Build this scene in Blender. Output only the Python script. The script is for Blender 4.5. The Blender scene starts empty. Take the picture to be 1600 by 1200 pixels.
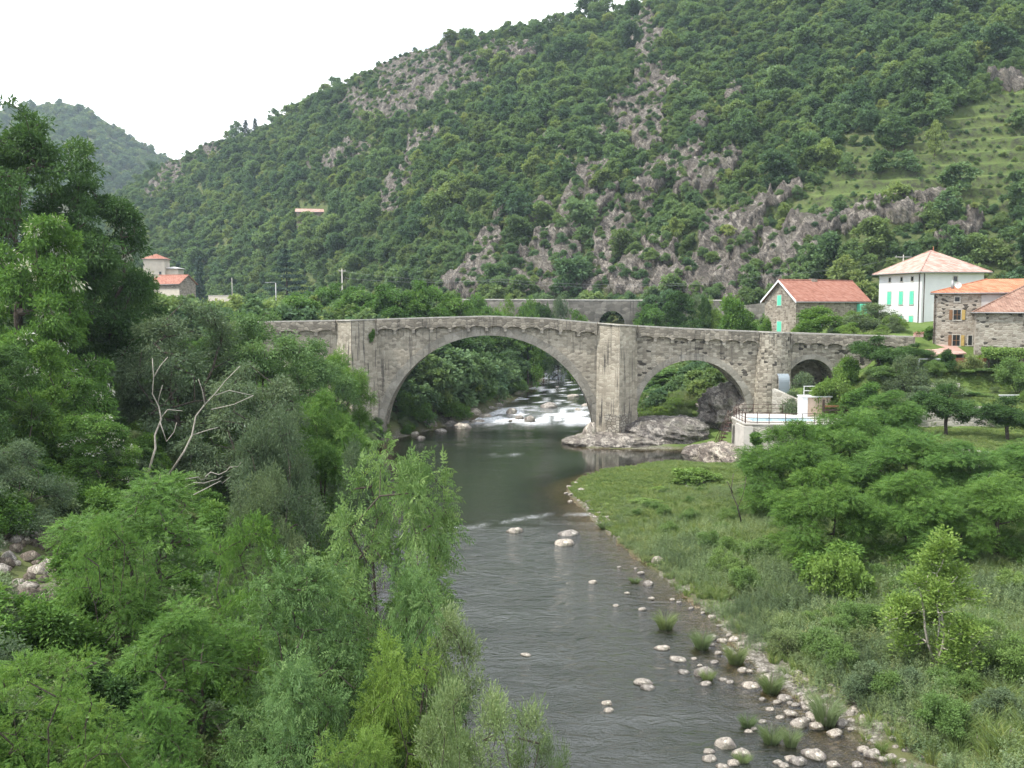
import bpy, bmesh, math, random
import numpy as np
from mathutils import Vector, Matrix
R_ = math.radians
scene = bpy.context.scene
COL = scene.collection

# ------------------------------------------------------------------ camera
CAM_H, FPX = 15.4, 1500.0
PITCH = math.atan(0.08)
cam_d = bpy.data.cameras.new("camera"); cam = bpy.data.objects.new("camera", cam_d); COL.objects.link(cam)
cam.location = (0, 0, CAM_H); cam.rotation_euler = (math.pi/2 - PITCH, 0, 0)
cam_d.sensor_width = 36; cam_d.lens = 36*FPX/1600; cam_d.clip_start = 0.1; cam_d.clip_end = 6000
scene.camera = cam
# ------------------------------------------------------------------ light
SUN_EL, SUN_AZ = 56.0, -106.0          # azimuth measured from +Y towards +X
scene.view_settings.view_transform = 'Standard'; scene.view_settings.look = 'None'
scene.view_settings.exposure = 0.92; scene.view_settings.gamma = 1
scene.cycles.max_bounces = 7; scene.cycles.diffuse_bounces = 3; scene.cycles.glossy_bounces = 3
scene.cycles.transmission_bounces = 4; scene.cycles.transparent_max_bounces = 6; scene.cycles.volume_bounces = 0
scene.cycles.caustics_reflective = False; scene.cycles.caustics_refractive = False
scene.cycles.use_denoising = True
scene.cycles.sample_clamp_direct = 6; scene.cycles.sample_clamp_indirect = 4
sun_d = bpy.data.lights.new("sun", 'SUN'); sun = bpy.data.objects.new("sun", sun_d); COL.objects.link(sun)
sun_d.energy = 2.8; sun_d.angle = R_(0.8); sun_d.color = (1.0, 0.96, 0.89)
sv = Vector((math.sin(R_(SUN_AZ))*math.cos(R_(SUN_EL)), math.cos(R_(SUN_AZ))*math.cos(R_(SUN_EL)), math.sin(R_(SUN_EL))))
sun.rotation_euler = sv.to_track_quat('Z', 'Y').to_euler(); sun.location = (-60, 40, 120)
world = bpy.data.worlds.new("World"); scene.world = world; world.use_nodes = True
wn = world.node_tree; wn.nodes.clear()
def wnode(t, **k):
    n = wn.nodes.new(t)
    for a, b in k.items(): setattr(n, a, b)
    return n
w_out = wnode('ShaderNodeOutputWorld'); w_bg = wnode('ShaderNodeBackground')
w_sky = wnode('ShaderNodeTexSky', sky_type='NISHITA', sun_disc=False, sun_elevation=R_(SUN_EL), sun_rotation=R_(SUN_AZ))
w_sky.air_density = 1.0; w_sky.dust_density = 1.5
w_co = wnode('ShaderNodeTexCoord'); w_map = wnode('ShaderNodeMapping'); w_map.inputs['Scale'].default_value = (1, 1, 2.6)
w_map.inputs['Location'].default_value = (0.35, 0.1, 0.27)
w_no = wnode('ShaderNodeTexNoise'); w_no.inputs['Scale'].default_value = 2.3; w_no.inputs['Detail'].default_value = 6; w_no.inputs['Roughness'].default_value = 0.52
w_rmp = wnode('ShaderNodeValToRGB'); w_rmp.color_ramp.elements[0].position = 0.43; w_rmp.color_ramp.elements[1].position = 0.55
w_rmp.color_ramp.elements[0].color = (0.22, 0.22, 0.22, 1)
w_mix = wnode('ShaderNodeMix', data_type='RGBA'); w_mix.inputs['B'].default_value = (10.8, 11.0, 11.4, 1)
L = wn.links.new
L(w_co.outputs['Generated'], w_map.inputs['Vector']); L(w_map.outputs['Vector'], w_no.inputs['Vector']); L(w_no.outputs['Fac'], w_rmp.inputs['Fac'])
L(w_rmp.outputs['Color'], w_mix.inputs['Factor']); L(w_sky.outputs['Color'], w_mix.inputs['A']); L(w_mix.outputs['Result'], w_bg.inputs['Color'])
w_bg.inputs['Strength'].default_value = 0.125
L(w_bg.outputs['Background'], w_out.inputs['Surface'])

# ------------------------------------------------------------------ helpers
def at(u, v, Y):
    cx, cy = (u-800)/FPX, (600-v)/FPX
    dy = math.cos(PITCH) + cy*math.sin(PITCH); dz = cy*math.cos(PITCH) - math.sin(PITCH)
    return (cx/dy*Y, Y, CAM_H + dz/dy*Y)
def onz(u, v, z=0.0):
    a = at(u, v, 1.0); Y = (z-CAM_H)/(a[2]-CAM_H)
    return (a[0]*Y, Y, z)
def proj(x, y, z):
    c, s = math.cos(PITCH), math.sin(PITCH)
    d = y*c - (z-CAM_H)*s; up = y*s + (z-CAM_H)*c
    return 800+FPX*x/d, 600-FPX*up/d
def sstep(a, b, x):
    t = np.clip((np.asarray(x, float)-a)/(b-a), 0, 1); return t*t*(3-2*t)
def _hash(ix, iy, iz, s):
    h = (ix*374761393 + iy*668265263 + iz*2147483647 + s*974634777) & 0xFFFFFFFF
    h = ((h ^ (h >> 13))*1274126177) & 0xFFFFFFFF
    h = ((h ^ (h >> 15))*2246822519) & 0xFFFFFFFF
    return ((h ^ (h >> 16)) & 0xFFFF)/65535.0
def vnoise(x, y, z=0.0, s=0):
    x, y, z = np.broadcast_arrays(np.asarray(x, float), np.asarray(y, float), np.asarray(z, float))
    ix, iy, iz = np.floor(x).astype(np.int64), np.floor(y).astype(np.int64), np.floor(z).astype(np.int64)
    fx, fy, fz = x-ix, y-iy, z-iz
    fx, fy, fz = fx*fx*(3-2*fx), fy*fy*(3-2*fy), fz*fz*(3-2*fz)
    r = 0
    for a in (0, 1):
        for b in (0, 1):
            for c in (0, 1):
                w = (fx if a else 1-fx)*(fy if b else 1-fy)*(fz if c else 1-fz)
                r = r + w*_hash(ix+a, iy+b, iz+c, s)
    return r
def fbm(x, y, z=0.0, s=0, o=4, g=0.5):
    r, a, f, t = 0, 1.0, 1.0, 0
    for i in range(o):
        r = r + a*vnoise(np.asarray(x)*f, np.asarray(y)*f, np.asarray(z)*f, s+i*17); t += a; a *= g; f *= 2.03
    return r/t
def ridged(x, y, z=0.0, s=0, o=4):
    r, a, f, t = 0, 1.0, 1.0, 0
    for i in range(o):
        n = 1-np.abs(2*vnoise(np.asarray(x)*f, np.asarray(y)*f, np.asarray(z)*f, s+i*13)-1)
        r = r + a*n*n; t += a; a *= 0.52; f *= 2.1
    return r/t
def interp(tab):
    xs = [p[0] for p in tab]; ys = [p[1] for p in tab]
    return lambda x: np.interp(x, xs, ys)

def link(o, parent=None):
    COL.objects.link(o)
    if parent is not None: o.parent = parent
    return o
def tag(o, label=None, cat=None, group=None, kind=None):
    if label: o['label'] = label
    if cat: o['category'] = cat
    if group: o['group'] = group
    if kind: o['kind'] = kind
    return o
def empty(name, loc, label, cat, group=None, rz=0.0):
    o = bpy.data.objects.new(name, None); o.empty_display_size = 0.2
    o.location = loc; o.rotation_euler = (0, 0, rz)
    return tag(link(o), label, cat, group)
def npmesh(name, V, quads=None, tris=None, mats=(), attrs=None, mat_idx=None, smooth=False):
    """quick mesh from numpy arrays"""
    me = bpy.data.meshes.new(name); V = np.asarray(V, np.float32)
    me.vertices.add(len(V)); me.vertices.foreach_set('co', V.ravel())
    nq = 0 if quads is None else len(quads); nt = 0 if tris is None else len(tris)
    li = []
    if nq: li.append(np.asarray(quads, np.int32).ravel())
    if nt: li.append(np.asarray(tris, np.int32).ravel())
    li = np.concatenate(li)
    me.loops.add(len(li)); me.loops.foreach_set('vertex_index', li)
    me.polygons.add(nq+nt)
    st = np.concatenate([np.arange(nq)*4, nq*4+np.arange(nt)*3]).astype(np.int32)
    me.polygons.foreach_set('loop_start', st)
    for m in mats: me.materials.append(m)
    if mat_idx is not None: me.polygons.foreach_set('material_index', np.asarray(mat_idx, np.int32))
    me.polygons.foreach_set('use_smooth', np.full(nq+nt, smooth))
    for k, a in (attrs or {}).items():
        at_ = me.attributes.new(k, 'FLOAT', 'POINT'); at_.data.foreach_set('value', np.asarray(a, np.float32))
    me.update(calc_edges=True); me.validate(verbose=False)
    return me
def addobj(name, me, parent=None, loc=None):
    o = bpy.data.objects.new(name, me)
    if loc is not None: o.location = loc
    return link(o, parent)

class MB:
    """collects simple solids and links them as one mesh object"""
    def __init__(s): s.v = []; s.f = []; s.sm = []
    def add(s, vs, fs, smooth=False):
        b = len(s.v); s.v += [tuple(p) for p in vs]; s.f += [tuple(i+b for i in f) for f in fs]; s.sm += [smooth]*len(fs); return s
    def box(s, x0, x1, y0, y1, z0, z1):
        vs = [(x, y, z) for z in (z0, z1) for (x, y) in ((x0, y0), (x1, y0), (x1, y1), (x0, y1))]
        return s.add(vs, [(3, 2, 1, 0), (4, 5, 6, 7), (0, 1, 5, 4), (1, 2, 6, 5), (2, 3, 7, 6), (3, 0, 4, 7)])
    def prism(s, poly, z0, z1):
        """poly CCW in xy; z0/z1 numbers or lists"""
        n = len(poly)
        a = [z0]*n if not hasattr(z0, '__len__') else z0; b = [z1]*n if not hasattr(z1, '__len__') else z1
        vs = [(p[0], p[1], a[i]) for i, p in enumerate(poly)] + [(p[0], p[1], b[i]) for i, p in enumerate(poly)]
        return s.add(vs, [tuple(range(n))[::-1], tuple(range(n, 2*n))] + [(i, (i+1) % n, n+(i+1) % n, n+i) for i in range(n)])
    def tube(s, pts, r, n=6, cap=True):
        pts = [Vector(p) for p in pts]; rs = r if hasattr(r, '__len__') else [r]*len(pts); vs = []
        for i, p in enumerate(pts):
            d = (pts[min(i+1, len(pts)-1)] - pts[max(i-1, 0)]).normalized()
            a = d.cross(Vector((0, 0, 1)) if abs(d.z) < 0.95 else Vector((1, 0, 0))).normalized(); b = d.cross(a)
            for k in range(n):
                t = 2*math.pi*k/n; vs.append(p + (a*math.cos(t) + b*math.sin(t))*rs[i])
        fs = [(i*n+k, i*n+(k+1) % n, (i+1)*n+(k+1) % n, (i+1)*n+k) for i in range(len(pts)-1) for k in range(n)]
        if cap: fs += [tuple(range(n))[::-1], tuple((len(pts)-1)*n+k for k in range(n))]
        return s.add(vs, fs, True)
    def quad(s, a, b, c, d): return s.add([a, b, c, d], [(0, 1, 2, 3)])
    def build(s, name, mat, parent=None, bevel=0.0, loc=None):
        me = bpy.data.meshes.new(name); me.from_pydata(s.v, [], s.f)
        me.polygons.foreach_set('use_smooth', s.sm)
        for m in (mat if isinstance(mat, (list, tuple)) else [mat]): me.materials.append(m)
        bm = bmesh.new(); bm.from_mesh(me); bmesh.ops.recalc_face_normals(bm, faces=bm.faces); bm.to_mesh(me); bm.free()
        o = addobj(name, me, parent, loc)
        if bevel:
            md = o.modifiers.new('bevel', 'BEVEL'); md.width = bevel; md.segments = 1; md.limit_method = 'ANGLE'
        return o

# ------------------------------------------------------------------ materials
class NT:
    def __init__(s, name):
        s.m = bpy.data.materials.new(name); s.m.use_nodes = True; s.t = s.m.node_tree; s.t.nodes.clear()
        s.out = s.n('ShaderNodeOutputMaterial')
    def n(s, typ, **k):
        n = s.t.nodes.new(typ)
        for a, b in k.items():
            if a.startswith('i_'): s.set(n, a[2:], b)
            else: setattr(n, a, b)
        return n
    def set(s, n, sock, val):
        key = int(sock) if sock.isdigit() else sock.replace('_', ' ')
        i = n.inputs[key]
        if hasattr(val, 'is_output') or isinstance(val, bpy.types.NodeSocket): s.t.links.new(val, i)
        elif isinstance(val, bpy.types.Node): s.t.links.new(val.outputs[0], i)
        else: i.default_value = val
    def l(s, a, b): s.t.links.new(a, b)
    def coord(s, what='Object'): return s.n('ShaderNodeTexCoord').outputs[what]
    def pos(s): return s.n('ShaderNodeNewGeometry').outputs['Position']
    def mapping(s, vec, scale=(1, 1, 1), rot=(0, 0, 0), loc=(0, 0, 0)):
        return s.n('ShaderNodeMapping', i_Vector=vec, i_Scale=scale, i_Rotation=rot, i_Location=loc).outputs[0]
    def noise(s, vec, scale, detail=4, rough=0.55, dist=0.0):
        return s.n('ShaderNodeTexNoise', i_Vector=vec, i_Scale=scale, i_Detail=detail, i_Roughness=rough, i_Distortion=dist).outputs['Fac']
    def voro(s, vec, scale, feature='F1', out='Distance', dims='3D', rnd=1.0):
        n = s.n('ShaderNodeTexVoronoi', feature=feature, voronoi_dimensions=dims, i_Vector=vec, i_Scale=scale, i_Randomness=rnd)
        return n.outputs[out]
    def ramp(s, fac, stops, interp='LINEAR'):
        n = s.n('ShaderNodeValToRGB', i_Fac=fac); cr = n.color_ramp; cr.interpolation = interp
        while len(cr.elements) < len(stops): cr.elements.new(0.5)
        for e, (p, c) in zip(cr.elements, stops):
            e.position = p; e.color = (c, c, c, 1) if not hasattr(c, '__len__') else (*c, 1)
        return n.outputs['Color']
    def mix(s, fac, a, b, blend='MIX'):
        n = s.n('ShaderNodeMix', data_type='RGBA', blend_type=blend)
        for i, v in ((0, fac), (6, a), (7, b)):
            if isinstance(v, bpy.types.NodeSocket): s.l(v, n.inputs[i])
            elif hasattr(v, '__len__'): n.inputs[i].default_value = (*v, 1) if len(v) == 3 else v
            else: n.inputs[i].default_value = v if i == 0 else (v, v, v, 1)
        return n.outputs[2]
    def math(s, op, a, b=0.0, c=0.0, clamp=False):
        n = s.n('ShaderNodeMath', operation=op, use_clamp=clamp)
        for i, v in enumerate((a, b, c)):
            if isinstance(v, bpy.types.NodeSocket): s.l(v, n.inputs[i])
            else: n.inputs[i].default_value = v
        return n.outputs[0]
    def attr(s, name, typ='GEOMETRY', out='Fac'):
        return s.n('ShaderNodeAttribute', attribute_name=name, attribute_type=typ).outputs[out]
    def bump(s, h, strength=0.5, dist=0.1, normal=None):
        n = s.n('ShaderNodeBump', i_Height=h, i_Distance=dist, i_Strength=strength)
        if normal is not None: s.l(normal, n.inputs['Normal'])
        return n.outputs[0]
    def bsdf(s, color, rough=0.9, normal=None, spec=0.25, metal=0.0):
        n = s.n('ShaderNodeBsdfPrincipled', i_Roughness=rough, i_Metallic=metal)
        s.set(n, 'Specular IOR Level', spec)
        if isinstance(color, bpy.types.NodeSocket): s.l(color, n.inputs['Base Color'])
        else: n.inputs['Base Color'].default_value = (*color, 1)
        if normal is not None: s.l(normal, n.inputs['Normal'])
        s.l(n.outputs[0], s.out.inputs['Surface']); return n
    def xyz(s, vec):
        n = s.n('ShaderNodeSeparateXYZ', i_Vector=vec); return n.outputs[0], n.outputs[1], n.outputs[2]
    def comb(s, x=0.0, y=0.0, z=0.0):
        n = s.n('ShaderNodeCombineXYZ')
        for i, v in enumerate((x, y, z)):
            if isinstance(v, bpy.types.NodeSocket): s.l(v, n.inputs[i])
            else: n.inputs[i].default_value = v
        return n.outputs[0]

LEAF_GAIN = 1.5
def leaf_mat(name, dark, mid, light, trans=0.35, var=0.25, gloss=0.12):
    m = NT(name); dark, mid, light = [tuple(min(0.6, q*LEAF_GAIN*g_) for q, g_ in zip(c_, (1.18, 1.02, 1.05))) for c_ in (dark, mid, light)]
    t = m.attr('tint'); rnd = m.n('ShaderNodeObjectInfo').outputs['Random']
    f = m.math('ADD', m.math('MULTIPLY', t, 1-var*0.75), m.math('MULTIPLY', rnd, var*0.75))
    c = m.ramp(f, [(0.05, dark), (0.5, mid), (0.95, light)])
    r2 = m.math('FRACT', m.math('MULTIPLY', rnd, 7.13)); c = m.mix(var, c, m.mix(1.0, c, m.ramp(r2, [(0.0, (0.78, 0.88, 1.05)), (0.35, (0.9, 0.95, 0.95)), (0.65, (1.0, 1.0, 0.9)), (0.85, (1.22, 1.12, 0.85)), (1.0, (1.5, 1.2, 0.9))]), 'MULTIPLY'))
    d = m.n('ShaderNodeBsdfDiffuse', i_Color=c)
    tc = m.mix(0.5, c, m.mix(1.0, c, (1.3, 1.25, 0.45), 'MULTIPLY'))
    tr = m.n('ShaderNodeBsdfTranslucent', i_Color=tc)
    mx = m.n('ShaderNodeMixShader', i_0=trans); m.l(d.outputs[0], mx.inputs[1]); m.l(tr.outputs[0], mx.inputs[2])
    g = m.n('ShaderNodeBsdfGlossy', i_Color=(0.9, 0.95, 0.9, 1), i_Roughness=0.6)
    fr = m.n('ShaderNodeFresnel', i_IOR=1.35)
    m2 = m.n('ShaderNodeMixShader', i_0=m.math('MINIMUM', m.math('MULTIPLY', fr.outputs[0], gloss*3), 0.07)); m.l(mx.outputs[0], m2.inputs[1]); m.l(g.outputs[0], m2.inputs[2])
    m.l(m2.outputs[0], m.out.inputs['Surface']); return m.m
def bark_mat(name, a, b):
    m = NT(name); v = m.coord(); n = m.noise(m.mapping(v, (3, 3, 0.7)), 6, 4)
    m.bsdf(m.ramp(n, [(0.3, a), (0.7, b)]), 0.95, m.bump(n, 0.5, 0.05), 0.1); return m.m
LEAF = dict(
    locust=leaf_mat('locust_leaf', (0.026, 0.066, 0.014), (0.060, 0.142, 0.026), (0.122, 0.225, 0.046)),
    dark=leaf_mat('dark_leaf', (0.018, 0.045, 0.012), (0.036, 0.088, 0.022), (0.070, 0.140, 0.034)),
    ash=leaf_mat('ash_leaf', (0.036, 0.082, 0.030), (0.078, 0.158, 0.050), (0.165, 0.262, 0.100), gloss=0.16),
    grey=leaf_mat('grey_green_leaf', (0.040, 0.075, 0.038), (0.072, 0.120, 0.060), (0.120, 0.175, 0.088), gloss=0.14),
    willow=leaf_mat('willow_leaf', (0.058, 0.110, 0.044), (0.105, 0.172, 0.072), (0.180, 0.250, 0.125), gloss=0.16),
    yellow=leaf_mat('yellow_green_leaf', (0.055, 0.115, 0.022), (0.100, 0.185, 0.038), (0.165, 0.255, 0.070)),
    hill=leaf_mat('woodland_leaf', (0.043, 0.088, 0.043), (0.080, 0.148, 0.064), (0.140, 0.218, 0.088), trans=0.4, var=0.75, gloss=0.05),
    grass=leaf_mat('grass_blade', (0.062, 0.112, 0.032), (0.112, 0.180, 0.055), (0.185, 0.240, 0.100), trans=0.3, var=0.4),
    weed=leaf_mat('weed_leaf', (0.062, 0.108, 0.044), (0.112, 0.172, 0.074), (0.175, 0.232, 0.118), trans=0.3, var=0.5),
    cedar=leaf_mat('cedar_needle', (0.022, 0.050, 0.036), (0.040, 0.078, 0.056), (0.070, 0.112, 0.080), trans=0.1, gloss=0.05),
    olive=leaf_mat('olive_leaf', (0.048, 0.098, 0.026), (0.082, 0.158, 0.042), (0.135, 0.220, 0.072)),
)
BARK = bark_mat('grey_brown_bark', (0.045, 0.036, 0.028), (0.13, 0.11, 0.09))
BARK_PALE = bark_mat('pale_bark', (0.26, 0.23, 0.19), (0.52, 0.48, 0.41))
FLOWER = leaf_mat('cream_blossom', (0.36, 0.36, 0.22), (0.48, 0.48, 0.32), (0.6, 0.6, 0.45))

def simple_mat(name, col, rough=0.7, var=0.15, scale=3.0, spec=0.3, metal=0.0, bump=0.0):
    m = NT(name); v = m.coord(); n = m.noise(v, scale, 5, 0.6)
    lo = tuple(c*(1-var) for c in col); hi = tuple(min(1, c*(1+var)) for c in col)
    m.bsdf(m.ramp(n, [(0.3, lo), (0.7, hi)]), rough, m.bump(n, bump, 0.05) if bump else None, spec, metal); return m.m

def masonry(name, sx, sz, cols, mortar, mw=0.06, warp=0.12, streak=0.0, bump=0.6, holes=0.0, yk=0.8, rough=0.95):
    """coursed rubble: stretched cells along the wall, mortar in the joints"""
    m = NT(name); o = m.coord(); x, y, z = m.xyz(o)
    w1 = m.math('MULTIPLY', m.math('SUBTRACT', m.noise(o, 0.9, 3), 0.5), warp*3)
    nx, ny, nz = m.xyz(m.coord('Normal'))
    X = m.math('ADD', m.math('SUBTRACT', m.math('MULTIPLY', y, nx), m.math('MULTIPLY', x, ny)), w1)
    Z = m.math('ADD', z, m.math('MULTIPLY', w1, 0.5))
    vec = m.comb(m.math('MULTIPLY', X, sx), m.math('MULTIPLY', Z, sz), 0.0)
    cell = m.voro(vec, 1.0, 'F1', 'Color', '2D', 0.75); cv = m.xyz(cell)[0]
    edge = m.voro(vec, 1.0, 'DISTANCE_TO_EDGE', 'Distance', '2D', 0.75)
    col = m.ramp(cv, [(i/(len(cols)-1), c) for i, c in enumerate(cols)])
    fine = m.noise(o, 9, 5, 0.65)
    col = m.mix(0.5, col, m.ramp(fine, [(0.25, 0.35), (0.75, 1.0)]), 'MULTIPLY')
    joint = m.ramp(edge, [(0.0, 1.0), (mw, 0.0)])
    col = m.mix(joint, col, mortar)
    if holes:
        hm = m.ramp(m.math('ADD', m.math('MULTIPLY', m.noise(o, 0.45, 3), 0.35), m.math('MULTIPLY', m.xyz(cell)[1], 0.65)), [(0.80-holes, 0.0), (0.82-holes, 0.85)])
        col = m.mix(hm, col, (0.05, 0.045, 0.04))
    big = m.noise(o, 0.35, 4, 0.6)
    col = m.mix(0.8, col, m.ramp(big, [(0.3, (0.62, 0.62, 0.60)), (0.7, (1.05, 1.03, 1.0))]), 'MULTIPLY')
    if streak:
        st = m.noise(m.comb(m.math('MULTIPLY', X, 3.2), m.math('MULTIPLY', y, 1.0), m.math('MULTIPLY', z, 0.16)), 1.0, 4, 0.6)
        sm = m.ramp(st, [(0.53, 0.0), (0.62, 1.0)])
        sm = m.math('MULTIPLY', sm, m.ramp(m.noise(o, 0.22, 2), [(0.42, 0.0), (0.6, streak)]))
        col = m.mix(sm, col, (0.045, 0.042, 0.04))
    hgt = m.math('ADD', m.ramp(edge, [(0.0, 0.0), (0.18, 1.0)]), m.math('MULTIPLY', fine, 0.6))
    m.bsdf(col, rough, m.bump(hgt, bump, 0.05), 0.15); return m.m

def rock_nodes(m, o, warm=0.0, scale=1.0):
    """weathered schist colour and height: fissures along the strata"""
    st = m.mapping(m.mapping(o, (1, 1, 1), (0.15, 0.62, 0.2)), (0.95*scale, 0.6*scale, 0.30*scale))
    n1 = m.noise(st, 1.6, 8, 0.72, 0.8); n2 = m.noise(o, 4.5*scale, 6, 0.72); n3 = m.noise(o, 0.5*scale, 4, 0.6)
    cr = m.math('ABSOLUTE', m.math('SUBTRACT', m.noise(st, 2.6, 5, 0.65, 1.2), 0.5))
    v = m.voro(m.mapping(o, (1.5*scale, 1.0*scale, 0.5*scale), (0.3, 0.75, 0.1)), 1.3, 'F1', 'Color')
    c = m.ramp(m.math('ADD', m.math('MULTIPLY', n1, 0.65), m.math('MULTIPLY', m.xyz(v)[0], 0.35)), [(0.25, (0.105+.02*warm, 0.098, 0.090)), (0.48, (0.225+.05*warm, 0.213+.02*warm, 0.195)), (0.72, (0.39+.06*warm, 0.372+.03*warm, 0.34))])
    c = m.mix(0.65, c, m.ramp(n2, [(0.3, 0.40), (0.68, 1.15)]), 'MULTIPLY')
    c = m.mix(m.ramp(cr, [(0.0, 0.85), (0.045, 0.0)]), c, (0.05, 0.048, 0.044))
    c = m.mix(m.ramp(n3, [(0.52, 0.0), (0.66, 0.45)]), c, (0.11, 0.115, 0.075))
    h = m.math('ADD', m.math('MULTIPLY', n1, 1.3), m.math('ADD', m.math('MULTIPLY', n2, 0.35), m.math('ADD', m.math('MULTIPLY', m.ramp(cr, [(0, 0), (0.08, 1)]), 0.5), m.math('MULTIPLY', m.xyz(v)[1], 0.3))))
    return c, h
def rock_mat(name, warm=0.0, scale=1.0, mul=1.0, bd=0.25):
    m = NT(name); o = m.coord(); c, h = rock_nodes(m, o, warm, scale)
    rnd = m.n('ShaderNodeObjectInfo').outputs['Random']
    c = m.mix(1.0, c, m.ramp(rnd, [(0.0, (0.8*mul, 0.8*mul, 0.8*mul)), (1.0, (1.2*mul, 1.17*mul, 1.1*mul))]), 'MULTIPLY')
    m.bsdf(c, 0.9, m.bump(h, 0.7, bd), 0.2); return m.m
ROCK = rock_mat('schist_rock', 0.4, 0.9, 1.3)
BOULDER = rock_mat('river_boulder', 0.45, 1.6, 1.75, 0.05)
# ------------------------------------------------------------------ terrain
def water_z(y): return np.interp(y, [0, 116, 136, 160, 300], [0, 0, 0.55, 0.75, 1.6])
LEFT_EDGE = [(1.0, -20), (1.0, 5), (0.5, 15), (-0.5, 22), (-3, 30), (-8, 45), (-10, 56), (-12, 75), (-14, 95), (-15.2, 108), (-13, 113), (-8.5, 122), (-2.7, 135), (0.5, 153), (6.3, 190), (9.6, 240), (16, 300), (30, 380)]
RIGHT_EDGE = [(70, 380), (45, 300), (30, 240), (22, 190), (17.5, 150), (15.5, 130), (13, 121), (8, 114), (6.8, 110), (8, 104), (20, 103), (22, 99), (20.5, 93.5), (15.3, 95.2), (8.2, 89.5), (5.2, 84), (4.6, 80), (5.9, 68), (7.7, 57.7), (9.6, 48), (10.6, 38.5), (12.0, 34.5), (12.6, 31), (13.2, 24), (14, 5), (14, -20)]
RIVER = np.array(LEFT_EDGE + RIGHT_EDGE, float)
def river_sdf(x, y):
    """metres to the water's edge, positive on land"""
    x, y = np.asarray(x, float), np.asarray(y, float); d2 = np.full(x.shape, 1e9); inside = np.zeros(x.shape, bool)
    n = len(RIVER)
    for i in range(n):
        ax, ay = RIVER[i]; bx, by = RIVER[(i+1) % n]; ex, ey = bx-ax, by-ay
        t = np.clip(((x-ax)*ex + (y-ay)*ey)/(ex*ex+ey*ey), 0, 1)
        d2 = np.minimum(d2, (x-ax-t*ex)**2 + (y-ay-t*ey)**2)
        c = ((ay > y) != (by > y)) & (x < ex*(y-ay)/(ey if ey else 1e-9) + ax); inside ^= c
    d = np.sqrt(d2); return np.where(inside, -d, d)
mid_x = interp([(5, 7), (30, 4.5), (56, -1), (80, -4), (108, -4), (122, 3), (135, 6), (153, 8), (190, 14), (240, 20), (300, 32), (380, 50)])
PLAT_L = interp([(0, 9.2), (40, 9.6), (60, 10.2), (100, 12), (116, 12), (132, 9), (160, 8.5), (300, 10), (420, 12)])
def ground(x, y):
    x, y = np.broadcast_arrays(np.asarray(x, float), np.asarray(y, float))
    d = river_sdf(x, y) + (fbm(x*0.45, y*0.45, 0, 5, 3)-0.5)*1.3
    zw = water_z(y)
    bed = -0.12 - 1.5*sstep(0, 7, -d)
    n = (fbm(x*0.35, y*0.35, 0, 9, 4)-0.5)
    dl = np.maximum(d-1.0, 0)
    P = PLAT_L(y); zl = 0.16*np.minimum(d, 1.5) + P*(1-np.exp(-0.72*dl/P*1.05)) + n*np.minimum(d, 2.5)*0.55
    base = 0.13*np.minimum(d, 5) + 0.045*np.maximum(d-5, 0) + n*np.minimum(d, 2)*0.25
    t1 = 2.4*sstep(76, 79, y)*sstep(27, 31, x); t2 = 2.5*sstep(91, 93, y + 0.1*(x-45))*sstep(34, 37, x)
    t3 = 2.1*sstep(98, 100, y)*sstep(37, 40, x); t4 = 2.0*sstep(104, 106, y - 4*sstep(44, 47, x))*sstep(40, 43, x); t5 = 1.4*sstep(107, 113, y)*sstep(41, 47, x)*(1-sstep(47, 50, x)*(1-sstep(118, 124, y)))
    ab = 6.2*sstep(27, 32, x)*sstep(103, 107, y)
    up = np.minimum(0.46*np.maximum(d, 0), 11.5)*sstep(114, 121, y)
    zr = np.maximum(np.maximum(np.minimum(base, 3.0) + t1+t2+t3+t4+t5, ab), up)
    land = np.where(x < mid_x(y), zl, zr)
    return zw + np.where(d < 0, bed, land)
def g1(x, y): return float(ground(np.array([x]), np.array([y]))[0])

def ghit(u, v):
    """where a line of sight meets the ground"""
    Y = np.geomspace(8, 200, 700); a = at(u, v, 1.0); z = CAM_H + (a[2]-CAM_H)*Y; g = ground(a[0]*Y, Y); k = np.nonzero(g >= z)[0]; i = k[0] if len(k) else len(Y)-1
    return float(a[0]*Y[i]), float(Y[i]), float(g[i])
def polar_grid(us, Ys):
    U, Y = np.meshgrid(us, Ys); X = (U-800)/FPX*Y*1.003
    return U, X, Y
def grid_quads(nr, nc):
    i = np.arange(nr*nc).reshape(nr, nc)
    return np.stack([i[:-1, :-1], i[:-1, 1:], i[1:, 1:], i[1:, :-1]], -1).reshape(-1, 4)

us = np.concatenate([np.linspace(-2600, -300, 40)[:-1], np.linspace(-300, 1900, 420), np.linspace(1900, 4200, 40)[1:]])
Ysg = np.concatenate([np.geomspace(5, 140, 380)[:-1], np.geomspace(140, 430, 90)])
_, GX, GY = polar_grid(us, Ysg)
GZ = ground(GX, GY); GD = river_sdf(GX, GY)
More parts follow.
